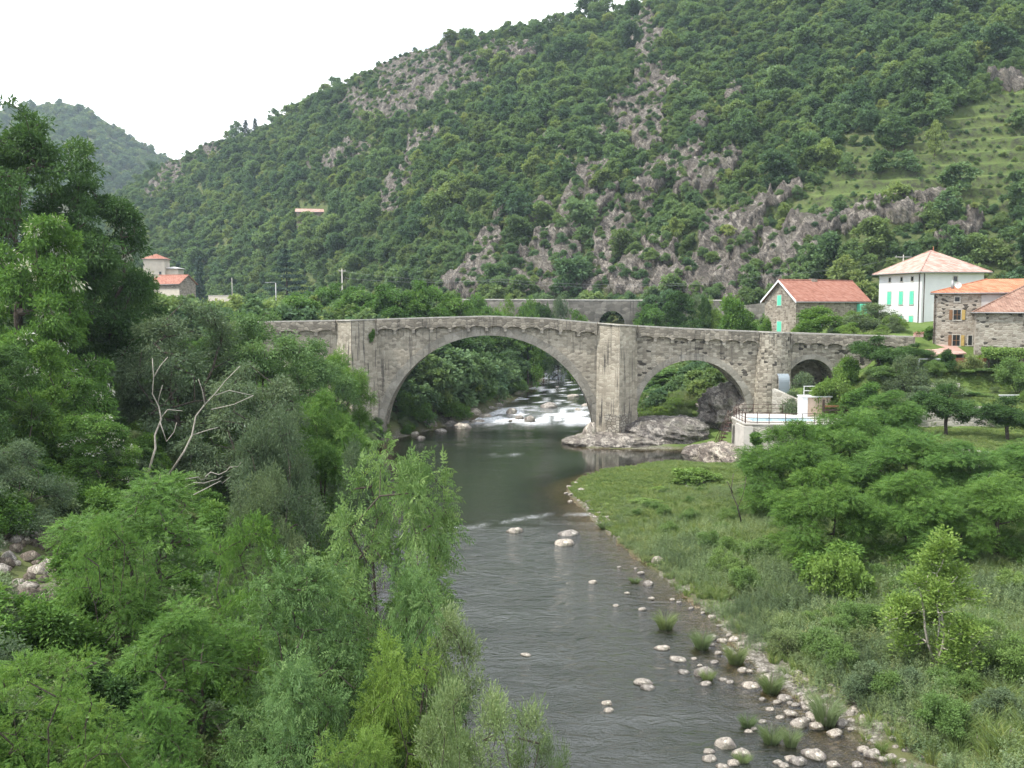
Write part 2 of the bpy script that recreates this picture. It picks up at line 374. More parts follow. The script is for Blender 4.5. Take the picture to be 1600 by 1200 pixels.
# ground material: soil, grass and gravel near the water
m = NT('river_bank_soil'); o = m.coord(); gn = m.noise(o, 0.6, 6, 0.65); gf = m.noise(o, 7, 5, 0.7)
shore = m.attr('shore'); lawn = m.attr('lawn')
soil = m.ramp(gn, [(0.3, (0.055, 0.060, 0.026)), (0.5, (0.10, 0.105, 0.045)), (0.7, (0.14, 0.125, 0.075))])
grs = m.ramp(m.math('ADD', m.math('MULTIPLY', gn, 0.6), m.math('MULTIPLY', gf, 0.4)), [(0.3, (0.07, 0.125, 0.026)), (0.55, (0.12, 0.185, 0.045)), (0.75, (0.20, 0.21, 0.085))])
peb = m.voro(o, 7.0, 'F1', 'Color'); pebd = m.voro(o, 7.0, 'DISTANCE_TO_EDGE')
grav = m.mix(m.ramp(pebd, [(0.0, 1.0), (0.07, 0.0)]), m.ramp(m.xyz(peb)[0], [(0, (0.10, 0.09, 0.075)), (0.5, (0.20, 0.185, 0.155)), (1, (0.34, 0.315, 0.275))]), (0.05, 0.045, 0.03))
bedc = m.mix(m.ramp(pebd, [(0.0, 1.0), (0.09, 0.0)]), m.ramp(m.xyz(peb)[0], [(0, (0.06, 0.045, 0.025)), (0.6, (0.13, 0.10, 0.06)), (1, (0.20, 0.165, 0.11))]), (0.03, 0.024, 0.014))
c = m.mix(lawn, soil, grs); c = m.mix(shore, c, grav); c = m.mix(m.attr('bed'), c, bedc)
m.bsdf(c, 0.95, m.bump(m.math('ADD', gf, m.math('MULTIPLY', pebd, 1.5)), 0.5, 0.08), 0.1)
lawn_a = np.where(GX > mid_x(GY), 0.25 + 0.6*sstep(64, 72, GY), 0.2)*sstep(0.4, 2.0, GD)
dry = sstep(0.5, 0.62, fbm(GX*0.16, GY*0.16, 0, 31, 3))*sstep(14, 17, GX)*sstep(72, 76, GY)*(1-sstep(82, 86, GY))
lawn_a = lawn_a*(1-0.8*dry)
shore_a = (1-sstep(0.6, 2.2, GD + (fbm(GX*0.8, GY*0.8, 0, 3, 3)-0.5)*2.0))*sstep(-0.3, 0.3, GD)*np.where(GY > 44, sstep(0.45, 0.6, fbm(GX*0.5, GY*0.5, 0, 8, 3))*0.8, sstep(0.30, 0.5, fbm(GX*0.6, GY*0.6, 0, 8, 3)))
rub = (GX < mid_x(GY))*sstep(24, 28, GY)*(1-sstep(38, 44, GY))*sstep(7, 9, GD)
shore_a = np.maximum(shore_a, rub*sstep(0.4, 0.6, fbm(GX*0.7, GY*0.7, 0, 14, 3))*0.7)
me = npmesh('ground', np.stack([GX, GY, GZ], -1).reshape(-1, 3), grid_quads(*GX.shape), mats=[m.m], smooth=True,
            attrs=dict(shore=shore_a.ravel(), lawn=lawn_a.ravel(), bed=(GD < 0.05).astype(float).ravel()))
tag(addobj('ground', me), kind='structure')
# far ground sheet to the horizon
me = bpy.data.meshes.new('valley_floor'); S = 5000
me.from_pydata([(-S, -S, -6), (S, -S, -6), (S, S, -6), (-S, S, -6)], [], [(0, 1, 2, 3)]); me.materials.append(m.m)
tag(addobj('valley_floor', me), kind='structure')

# ------------------------------------------------------------------ river water
Yw = np.concatenate([np.geomspace(5, 125, 260)[:-1], np.linspace(125, 165, 60)[:-1], np.geomspace(165, 380, 60)])
_, WX, WY = polar_grid(np.linspace(-900, 2600, 420), Yw)
WD = river_sdf(WX, WY); keep = WD < 2.2
wz = water_z(WY)
rap = sstep(119, 126, WY)*(1-sstep(150, 166, WY))
rapf = sstep(121, 127, WY)*(1-sstep(136, 146, WY))
chop = np.clip(0.16 + 0.15*sstep(95, 112, WY) + 0.85*(1-sstep(62, 70, WY + 2.5*(fbm(WX*0.3, WY*0.3, 0, 77, 2)-0.5) - 0.25*(WX-0))) + 0.5*rap + 0.45*sstep(160, 190, WY), 0, 1)
calm_right = sstep(0.0, 4, WX-(4+0.0*WY))*sstep(86, 92, WY)*(1-sstep(104, 110, WY)); chop = chop*(1-0.75*calm_right)
dep = np.clip(sstep(0.0, 6.0, -WD), 0, 1)*np.where(WY > 60, 1.0, 0.72 + 0.28*sstep(30, 60, WY))
fo = ridged(WX*0.35, WY*0.16, 0, 41, 4)
foam = np.clip(rapf*sstep(0.36, 0.60, fo + 0.16*sstep(121, 125, WY)*(1-sstep(127, 133, WY))), 0, 1)
foam = np.maximum(foam, sstep(0.60, 0.75, ridged(WX*0.5, WY*0.22, 0, 43, 4))*np.clip(0.9*sstep(138, 150, WY), 0, 1)*0.8)
foam = np.maximum(foam, 0.9*np.exp(-(((WX+0.6)/1.1)**2 + ((WY-99.5)/0.55)**2))*sstep(0.35, 0.6, vnoise(WX*1.6, WY*1.2, 0, 52)))
foam = np.maximum(foam, 0.14*rapf)
# the small step where the pool spills into the riffle
stepc = 68.5 + 1.3*np.sin(WX*0.45) + 0.25*(WX)
foam = np.maximum(foam, 0.30*np.exp(-((WY-stepc)/0.35)**2)*sstep(0.35, 0.6, vnoise(WX*0.9, WY*0.9, 0, 51)))
wz = wz + rapf*0.38*(fbm(WX*0.7, WY*0.6, 0, 61, 3)-0.5) + 0.05*chop*(fbm(WX*1.2, WY*2.0, 0, 62, 2)-0.5)
m = NT('river_water'); o = m.coord()
dist = m.n('ShaderNodeMapping', i_Vector=o, i_Scale=(0.75, 1.25, 1))
w1 = m.noise(dist.outputs[0], 0.85, 5, 0.55, 1.4); w2 = m.noise(m.mapping(o, (0.9, 1.6, 1), (0, 0, 0.4)), 4.6, 3, 0.6)
hgt = m.math('ADD', m.math('MULTIPLY', w1, 0.7), m.math('MULTIPLY', w2, 0.22))
ch = m.math('MULTIPLY', m.attr('chop'), m.ramp(m.noise(m.mapping(o, (0.6, 1.6, 1)), 0.22, 4), [(0.35, 0.30), (0.65, 1.4)]))
bn = m.n('ShaderNodeBump', i_Height=hgt, i_Distance=0.20); m.l(ch, bn.inputs['Strength'])
tint = m.ramp(m.attr('depth'), [(0.0, (0.80, 0.76, 0.62)), (0.35, (0.40, 0.36, 0.24)), (1.0, (0.10, 0.12, 0.085))])
tr = m.n('ShaderNodeBsdfTransparent', i_Color=tint); gl = m.n('ShaderNodeBsdfGlossy', i_Roughness=0.06, i_Normal=bn.outputs[0], i_Color=(1, 1, 1, 1))
deep = m.n('ShaderNodeBsdfDiffuse', i_Color=(0.034, 0.040, 0.030, 1))
under = m.n('ShaderNodeMixShader', i_0=m.math('MULTIPLY', m.attr('depth'), 0.85)); m.l(tr.outputs[0], under.inputs[1]); m.l(deep.outputs[0], under.inputs[2])
fr = m.n('ShaderNodeFresnel', i_IOR=1.5, i_Normal=bn.outputs[0])
mx = m.n('ShaderNodeMixShader', i_0=fr.outputs[0]); m.l(under.outputs[0], mx.inputs[1]); m.l(gl.outputs[0], mx.inputs[2])
wh = m.n('ShaderNodeBsdfDiffuse', i_Color=(0.80, 0.82, 0.83, 1))
ff = m.math('MULTIPLY', m.attr('foam'), m.ramp(m.noise(m.mapping(o, (1.2, 0.8, 1)), 3.5, 5, 0.7), [(0.35, 0.25), (0.6, 1.0)]))
m3 = m.n('ShaderNodeMixShader', i_0=ff); m.l(mx.outputs[0], m3.inputs[1]); m.l(wh.outputs[0], m3.inputs[2])
m.l(m3.outputs[0], m.out.inputs['Surface'])
Q = grid_quads(*WX.shape); Q = Q[keep.ravel()[Q].all(1)]
used, inv = np.unique(Q, return_inverse=True)
me = npmesh('river_water', np.stack([WX, WY, wz], -1).reshape(-1, 3)[used], inv.reshape(-1, 4), mats=[m.m], smooth=True,
            attrs=dict(chop=chop.ravel()[used], depth=dep.ravel()[used], foam=foam.ravel()[used]))
tag(addobj('river_water', me), kind='structure')

# ------------------------------------------------------------------ hills
ROCKS = [(300, 240, 45, 16, 20), (250, 292, 32, 12, 35), (270, 262, 16, 18, 80), (345, 215, 25, 10, 10), (640, 112, 75, 26, 22), (600, 168, 58, 24, 15), (700, 132, 60, 20, 15),
    (535, 245, 45, 12, 18), (650, 232, 26, 11, 60), (622, 292, 32, 17, 55), (603, 330, 26, 8, 70), (760, 92, 50, 13, 18), (820, 88, 22, 9, 30), (1005, 42, 24, 12, 55), (1012, 85, 26, 15, 50),
    (1000, 165, 58, 32, 40), (1022, 132, 28, 11, 70), (1015, 222, 28, 17, 50), (1090, 195, 14, 11, 30), (856, 222, 26, 7, -55), (880, 250, 20, 6, -50), (905, 290, 34, 12, 65), (932, 288, 30, 11, 65),
    (750, 398, 52, 17, 60), (742, 438, 46, 26, 40), (718, 447, 30, 16, 10), (840, 335, 26, 16, 40), (872, 368, 52, 20, 30), (860, 412, 44, 20, 25), (963, 375, 50, 30, 52), (1003, 418, 62, 20, 28),
    (1045, 268, 50, 16, 28), (1104, 278, 42, 20, 35), (1140, 262, 24, 10, 40), (905, 445, 60, 14, 8), (1000, 448, 54, 13, 12), (1128, 398, 66, 32, 38), (1178, 340, 62, 12, 32), (1228, 402, 50, 30, 52),
    (1165, 430, 60, 22, 30), (1290, 362, 46, 18, 22), (1335, 352, 46, 12, 5), (1262, 385, 40, 18, 50), (1495, 372, 34, 13, 40), (1440, 318, 40, 6, -10), (1400, 345, 42, 10, 0), (820, 440, 40, 16, 30),
    (1065, 440, 40, 14, 30), (1150, 150, 14, 9, 20), (940, 330, 30, 8, 50), (700, 200, 20, 6, 40), (1010, 300, 36, 12, 35), (1590, 130, 40, 9, 0)]
def rock_mask(u, v):
    r = np.zeros(np.shape(u)); nz = (fbm(u*0.05, v*0.05, 0, 21, 4, 0.6)-0.5)*2.1
    for (a, b, l, w, ang) in ROCKS:
        ca, sa = math.cos(R_(ang)), math.sin(R_(ang)); p = (u-a)*ca - (v-b)*sa; q = (u-a)*sa + (v-b)*ca
        r = np.maximum(r, 1.42 - np.sqrt((p/l)**2 + (q/w)**2) + nz)
    return np.clip(r*2.2, 0, 1)
TERR = [(1235, 330), (1330, 235), (1440, 205), (1520, 165), (1640, 95), (1700, 320), (1480, 330), (1340, 330)]
def inpoly(u, v, P):
    u, v = np.asarray(u, float), np.asarray(v, float); r = np.zeros(u.shape, bool)
    for (ax, ay), (bx, by) in zip(P, P[1:]+P[:1]):
        r ^= ((ay > v) != (by > v)) & (u < (bx-ax)*(v-ay)/((by-ay) or 1e-9) + ax)
    return r
class Hill:
    def __init__(s, us, Yb, Ys, zb, vsky, nr, amp, power=1.0, rocks=True, back=0.5):
        t = np.concatenate([np.linspace(0, 1, nr), np.linspace(1, 1+back, 12)[1:]])
        s.us, s.nr, s.t = us, nr, t
        yb, ys = Yb(us), Ys(us); s.yb, s.ys = yb, ys
        zs = CAM_H + np.array([at(800, v, 1.0)[2]-CAM_H for v in vsky(us)])*ys
        T, U = np.meshgrid(t, us, indexing='ij')
        Y = yb + (ys-yb)*T; X = (U-800)/FPX*Y*1.003
        pt = np.where(T <= 1, np.minimum(T, 1)**power, 1 - (T-1)*0.8)
        Z = zb(us) + (zs-zb(us))*pt
        env = np.sin(np.pi*np.clip(T, 0, 1))**0.6
        Z = Z + env*amp*(fbm(X/75, Y/75, 0, 11, 4)-0.5)*2
        s.rock = np.zeros_like(Z); s.terr = np.zeros_like(Z)
        if rocks:
            PU, PV = proj(X, Y, Z)
            s.terr = inpoly(PU + (fbm(X/9, Y/9, 0, 71, 2)-0.5)*60, PV + (fbm(X/9, Y/9, 0, 72, 2)-0.5)*30, TERR).astype(float)
            for _ in range(3):
                s.terr[1:-1, 1:-1] = (s.terr[1:-1, 1:-1] + s.terr[:-2, 1:-1] + s.terr[2:, 1:-1] + s.terr[1:-1, :-2] + s.terr[1:-1, 2:])/5
            h = 3.4; Zw = Z + 1.0*(fbm(X/26, Y/26, 0, 73, 2)-0.5)*2; f = Zw/h - np.floor(Zw/h)
            Z = Z + s.terr*(h*(sstep(0.60, 0.92, f) - f) * 0.85)
            s.wall = s.terr*sstep(0.6, 0.7, f)*(1-sstep(0.88, 0.96, f))
            s.rock = rock_mask(PU, PV)*(T < 1.02)*sstep(0, 0.03, T+0.03)
            # strata rise to the upper right; ribs stand out of the slope
            q = X*0.72 - Z*0.69; p = X*0.69 + Z*0.72
            rg = ridged(q/7.0, p/22.0, Y/26.0, 91, 5); rg2 = ridged(q/2.6, p/5.0, Y/9, 92, 3); kn = vnoise(q/11, p/16, Y/30, 93)
            D = s.rock*(rg*2.8 + rg2*2.0 + 1.5*(np.floor(kn*5 + rg*1.2)/5)*2.2 - 1.6)
            s.D = D
            Z = Z + D*0.8; Y2 = Y - D*0.62; X = X*(Y2/Y); Y = Y2
        else: s.wall = np.zeros_like(Z)
        s.X, s.Y, s.Z, s.U, s.T = X, Y, Z, U, T
        s.PU, s.PV = proj(X, Y, Z)
    def hit(s, u, v):
        j = int(np.clip(np.searchsorted(s.us, u), 0, len(s.us)-1)); col = s.PV[:s.nr, j]
        k = np.nonzero(col <= v)[0]; i = k[0] if len(k) else s.nr-1
        return float(s.X[i, j]), float(s.Y[i, j]), float(s.Z[i, j])
    def mesh(s, name, mat):
        me = npmesh(name, np.stack([s.X, s.Y, s.Z], -1).reshape(-1, 3), grid_quads(*s.X.shape), mats=[mat], smooth=True,
                    attrs=dict(rock=s.rock.ravel(), terr=s.terr.ravel(), wall=s.wall.ravel()))
        return tag(addobj(name, me), kind='structure')
VSKY = interp([(-900, 470), (0, 450), (150, 345), (222, 290), (262, 262), (290, 254), (340, 228), (420, 204), (500, 158), (600, 110), (690, 74), (760, 56), (850, 40), (900, 30), (960, 28), (1000, 10), (1060, -20), (1300, -100), (1600, -170), (2600, -330)])
HILL = Hill(np.concatenate([np.linspace(-700, 180, 60)[:-1], np.linspace(180, 1650, 700), np.linspace(1650, 2600, 60)[1:]]),
    interp([(-900, 380), (0, 380), (300, 350), (500, 300), (700, 236), (1000, 202), (1400, 168), (1700, 160), (2600, 150)]),
    interp([(-900, 560), (230, 560), (300, 545), (420, 510), (600, 455), (800, 430), (1000, 410), (1300, 400), (1600, 390), (2600, 380)]),
    interp([(-900, 6), (300, 6), (700, 9), (1000, 12), (1400, 10), (2600, 10)]), VSKY, 330, 6.0, 0.97)
FARHILL = Hill(np.linspace(-900, 900, 260), interp([(-900, 760), (900, 760)]), interp([(-900, 1050), (900, 1100)]), interp([(-900, 8), (900, 8)]),
    interp([(-900, 260), (-300, 205), (0, 176), (50, 167), (115, 160), (150, 170), (185, 194), (230, 222), (270, 250), (300, 268), (400, 335), (520, 400), (900, 430)]), 90, 14.0, 0.9, rocks=False)
m = NT('hillside_scrub_and_rock'); o = m.coord(); rc, rh = rock_nodes(m, o, 0.25, 0.42)
rc = m.mix(1.0, rc, (0.96, 0.925, 0.875), 'MULTIPLY')
gn = m.noise(o, 0.07, 6, 0.65); gf = m.noise(o, 0.9, 6, 0.7)
scr = m.ramp(m.math('ADD', m.math('MULTIPLY', gn, 0.5), m.math('MULTIPLY', gf, 0.5)), [(0.32, (0.040, 0.062, 0.022)), (0.5, (0.085, 0.110, 0.040)), (0.68, (0.17, 0.165, 0.085))])
ter = m.ramp(m.math('ADD', m.math('MULTIPLY', gn, 0.45), m.math('MULTIPLY', gf, 0.55)), [(0.3, (0.050, 0.088, 0.026)), (0.5, (0.115, 0.158, 0.045)), (0.7, (0.185, 0.195, 0.078))])
c = m.mix(m.attr('terr'), scr, ter); c = m.mix(m.math('MULTIPLY', m.attr('wall'), m.ramp(gf, [(0.4, 0.2), (0.6, 1.0)])), c, (0.040, 0.042, 0.028))
rk = m.ramp(m.math('ADD', m.attr('rock'), m.math('MULTIPLY', m.math('SUBTRACT', gf, 0.5), 0.9)), [(0.38, 0.0), (0.55, 1.0)])
c = m.mix(rk, c, rc)
hh = m.math('ADD', m.math('MULTIPLY', rh, m.math('ADD', m.math('MULTIPLY', rk, 0.9), 0.1)), m.math('MULTIPLY', gf, 0.25))
m.bsdf(c, 0.95, m.bump(hh, 0.75, 1.1), 0.1)
HILL_MAT = m.m
HILL.mesh('hill', HILL_MAT); FARHILL.mesh('far_hill', HILL_MAT)

# the air between: one closed box of even haze
hb = MB(); hb.box(-1500, 1500, -60, 2000, -8, 420)
m = NT('valley_haze'); pv = m.n('ShaderNodeVolumePrincipled', i_Color=(0.72, 0.86, 1.0, 1), i_Density=0.00019, i_Anisotropy=0.3); m.l(pv.outputs[0], m.out.inputs['Volume'])
tag(hb.build('haze', m.m), kind='stuff')
# ------------------------------------------------------------------ trees: leaf geometry
def unit(a): return a/np.maximum(np.linalg.norm(a, axis=-1, keepdims=True), 1e-9)
def leaf_quads(b, d, nrm, l, w, bend=0.12):
    """pointed leaves: base, two sides, tip"""
    s = unit(np.cross(d, nrm)); up = unit(np.cross(s, d)); l = l[:, None]; w = w[:, None]
    mid = b + d*l*0.45 + up*l*bend*0.5; tip = b + d*l - up*l*bend
    V = np.stack([b, mid + s*w*0.5, tip, mid - s*w*0.5], 1).reshape(-1, 3)
    return V, np.arange(len(V)).reshape(-1, 4)
def pinnate(rng, b, d, nrm, L, k, lw, ll):
    """feather leaf: k pairs of leaflets and one at the tip, along a drooping stalk"""
    n = len(b); s = unit(np.cross(d, nrm)); up = unit(np.cross(s, d)); Bs, Ds, Ns, ls, ids = [], [], [], [], []
    for i in range(k+1):
        f = 0.22 + 0.78*i/k
        p = b + d*(L*f)[:, None] - np.array([0, 0, 1])*(L*f*f*0.16)[:, None]
        dd = unit(d - np.array([0, 0, 1])*(0.30*f))
        if i == k:
            Bs.append(p); Ds.append(dd); Ns.append(up); ls.append(L*ll); ids.append(np.arange(n))
        else:
            for sg in (-1, 1):
                Bs.append(p); Ds.append(unit(sg*s*0.85 + dd*0.55 - np.array([0, 0, 0.18]) + rng.normal(0, .10, (n, 3))))
                Ns.append(unit(up + rng.normal(0, .25, (n, 3)))); ls.append(L*ll*(1.0-0.25*abs(f-0.6))); ids.append(np.arange(n))
    B, D, N, l = np.concatenate(Bs), np.concatenate(Ds), np.concatenate(Ns), np.concatenate(ls)
    V, Q = leaf_quads(B, D, N, l, l*lw); return V, Q, np.repeat(np.concatenate(ids), 4)
PROFILES = dict(round=lambda z: np.sqrt(np.clip(1-(2*z-0.85)**2/1.35, 0.04, 1)), spread=lambda z: np.clip(0.45+0.75*z-0.62*np.maximum(z-0.62, 0)/0.38, 0.1, 1),
                cone=lambda z: np.clip(1.05-0.92*z, 0.08, 1)*np.clip(0.65+1.6*z, 0, 1), column=lambda z: np.clip(0.7+0.4*z, 0, 1)*np.sqrt(np.clip(1.03-z**3, 0.02, 1)),
                dome=lambda z: np.sqrt(np.clip(1.02-z*z, 0.03, 1)))
def skeleton_tubes(base, tips, rng, r0, H, z0, lean, sides=5, rmin=0.012, trunk_n=7, wob=0.05):
    tr = [np.array(base, float)]; top = z0 + (H-z0)*0.62
    for i in range(1, trunk_n+1):
        f = i/trunk_n; tr.append(np.array([lean[0]*f + rng.normal(0, wob*H*0.25), lean[1]*f + rng.normal(0, wob*H*0.25), base[2] + (top-base[2])*f]))
    P = list(tr); par = [-1] + list(range(trunk_n)); first = max(1, int(trunk_n*max(0.12, (z0-base[2])/(top-base[2])*0.75)))
    order = np.argsort(np.linalg.norm((tips - np.array([lean[0]*.6, lean[1]*.6, z0]))*np.array([1, 1, 0.8]), axis=1)); ok = list(range(first, trunk_n+1))
    for t in tips[order]:
        A = np.array([P[i] for i in ok]); dv = t - A; dist = np.linalg.norm(dv, axis=1)
        cost = dist + np.maximum(0, -dv[:, 2])*1.2 + 0.22*np.linalg.norm(A[:, :2], axis=1)*0
        k = ok[int(np.argmin(cost))]; a = P[k]; D = np.linalg.norm(t-a); ns = max(1, min(5, int(D/(0.11*H))))
        prev = k
        for j in range(1, ns+1):
            f = j/ns; q = a + (t-a)*f; q[2] += math.sin(math.pi*f)*D*0.07*(1 if t[2] > a[2] else -0.4)
            if j < ns: q = q + rng.normal(0, 0.05*D/ns + 0.01, 3)
            P.append(q); par.append(prev); prev = len(P)-1; ok.append(prev)
    n = len(P); cnt = np.zeros(n); haschild = np.zeros(n, bool)
    for i in range(n):
        if par[i] >= 0: haschild[par[i]] = True
    for i in range(n-1, -1, -1):
        if not haschild[i]: cnt[i] += 1
        if par[i] >= 0: cnt[par[i]] += cnt[i]
    r = np.maximum(rmin, r0*(cnt/max(cnt.max(), 1))**0.5); r[0] = r0*1.25
    P = np.array(P); ci = np.array([i for i in range(n) if par[i] >= 0]); pi = np.array([par[i] for i in ci])
    d = unit(P[ci]-P[pi]); ref = np.where(np.abs(d[:, 2:3]) < 0.9, [[0, 0, 1.]], [[1., 0, 0]]); a = unit(np.cross(d, ref)); b = np.cross(d, a)
    ang = np.arange(sides)*2*np.pi/sides; ring = a[:, None]*np.cos(ang)[None, :, None] + b[:, None]*np.sin(ang)[None, :, None]
    rp = np.minimum(r[pi], r[ci]*1.35+0.004)
    rp = np.where(pi <= trunk_n, np.where(ci <= trunk_n, r[pi], rp), rp)
    V = np.stack([P[pi][:, None] + ring*rp[:, None, None], P[ci][:, None] + ring*r[ci][:, None, None]], 1)
    m_ = len(ci); base_i = (np.arange(m_)*2*sides)[:, None]; k = np.arange(sides)[None]
    Q = np.stack([base_i+k, base_i+(k+1) % sides, base_i+sides+(k+1) % sides, base_i+sides+k], -1).reshape(-1, 4)
    return V.reshape(-1, 3), Q
def tree_meshes(name, seed, H=10.0, R=4.0, z0=2.5, prof='round', nl=16, rl=0.42, tips=160, per=60, tipR=0.55, flat=0.5, leaf='quad', ll=0.22, lw=0.38, kp=5, lk=0.28,
                droop=0.25, up=0.6, r0=0.2, lean=(0, 0), mat='locust', bark=None, limb_share=0.6, blossom=0.0, hang=0.0, drop=0.12, stems=1):
    rng = np.random.default_rng(seed); pf = PROFILES[prof]
    zn = rng.random(nl)**0.85; zn[0] = 0.86; th = np.arange(nl)*2.399 + rng.random(nl)*0.8
    rr = R*pf(zn)*(1-rl*0.75)*np.where(rng.random(nl) < 0.25, 0.35, rng.uniform(0.75, 1.08, nl))
    lr = R*rl*rng.uniform(0.65, 1.15, nl)*np.clip(pf(zn)*1.25, 0.45, 1)
    lc = np.stack([rr*np.cos(th), rr*np.sin(th), z0 + (H-z0)*zn*0.93], 1); lc[:, 2] = np.minimum(lc[:, 2], H - lr*0.75)
    lc[:, :2] += np.array(lean)[None]*((lc[:, 2]-0)/H)[:, None]
    li = rng.choice(nl, tips, p=lr**2/np.sum(lr**2)); dv = unit(rng.normal(0, 1, (tips, 3)) + np.array([0, 0, up]) + unit(lc[li]*np.array([1, 1, 0.2]))*0.45)
    tp = lc[li] + dv*(lr[li]*rng.uniform(0.55, 1.05, tips))[:, None]*np.array([1, 1, 0.8])
    n = tips*per; ti = np.repeat(np.arange(tips), per)
    off = rng.normal(0, 1, (n, 3)); off = unit(off)*(rng.random(n)**0.45)[:, None]*tipR*np.array([1, 1, flat]); tsc = rng.uniform(0.7, 1.3, tips)[ti][:, None]
    pos = tp[ti] + off*tsc - np.array([0, 0, 1])*(hang*rng.random(n)**2)[:, None]
    pos[:, 2] -= np.linalg.norm(off[:, :2], axis=1)*droop*0.8
    d = unit(off*np.array([1, 1, 0.4])/tipR + dv[ti]*0.5 + rng.normal(0, 0.45, (n, 3)) - np.array([0, 0, droop + hang*0.8]))
    nr = unit(rng.normal(0, 0.55, (n, 3)) + np.array([0, 0, 1.0]) + dv[ti]*0.35)
    tint = 0.20*rng.random(nl)[li][ti] + 0.30*rng.random(tips)[ti] + 0.5*rng.beta(2, 2, n)
    L = ll*rng.uniform(0.65, 1.3, n)
    if leaf == 'pinnate': V, Q, idx = pinnate(rng, pos, d, nr, L, kp, lw, lk); tv = tint[idx]
    else: V, Q = leaf_quads(pos, d, nr, L, L*lw); tv = np.repeat(tint, 4)
    mi = None; mats = [LEAF[mat] if isinstance(mat, str) else mat]
    if blossom:
        fl = rng.random(tips) < blossom
        mats.append(FLOWER); fs = fl[ti] & (rng.random(n) < 0.45)
        mi = (fs[idx][::4] if leaf == 'pinnate' else fs).astype(int)
    crown = npmesh(name + '_crown', V, Q, mats=mats, attrs=dict(tint=tv), mat_idx=mi)
    sel = tp[rng.random(tips) < limb_share]
    if stems == 1: tv_, tq = skeleton_tubes((0, 0, -drop*H), sel, rng, r0, H, z0, lean)
    else:
        grp = np.argmin(np.stack([np.cos(np.arctan2(sel[:, 1], sel[:, 0]) - a*2*np.pi/stems)*-1 for a in range(stems)]), 0); vs, qs, nb = [], [], 0
        for a in range(stems):
            s_ = sel[grp == a]
            if len(s_) < 2: continue
            cc = s_.mean(0); v_, q_ = skeleton_tubes((0.12*R*math.cos(a*2*np.pi/stems), 0.12*R*math.sin(a*2*np.pi/stems), -drop*H), s_, rng, r0*0.6, H, z0*0.8, (cc[0]*0.8, cc[1]*0.8))
            vs.append(v_); qs.append(q_+nb); nb += len(v_)
        tv_, tq = np.concatenate(vs), np.concatenate(qs)
    trunk = npmesh(name + '_trunk', tv_, tq, mats=[bark or BARK], smooth=True)
    return dict(H=H, R=R, crown=crown, trunk=trunk)
_T = {}
def template(key):
    if key not in _T:
        kw = dict(TREES[key]); _T[key] = tree_meshes(key, **kw)
    return _T[key]
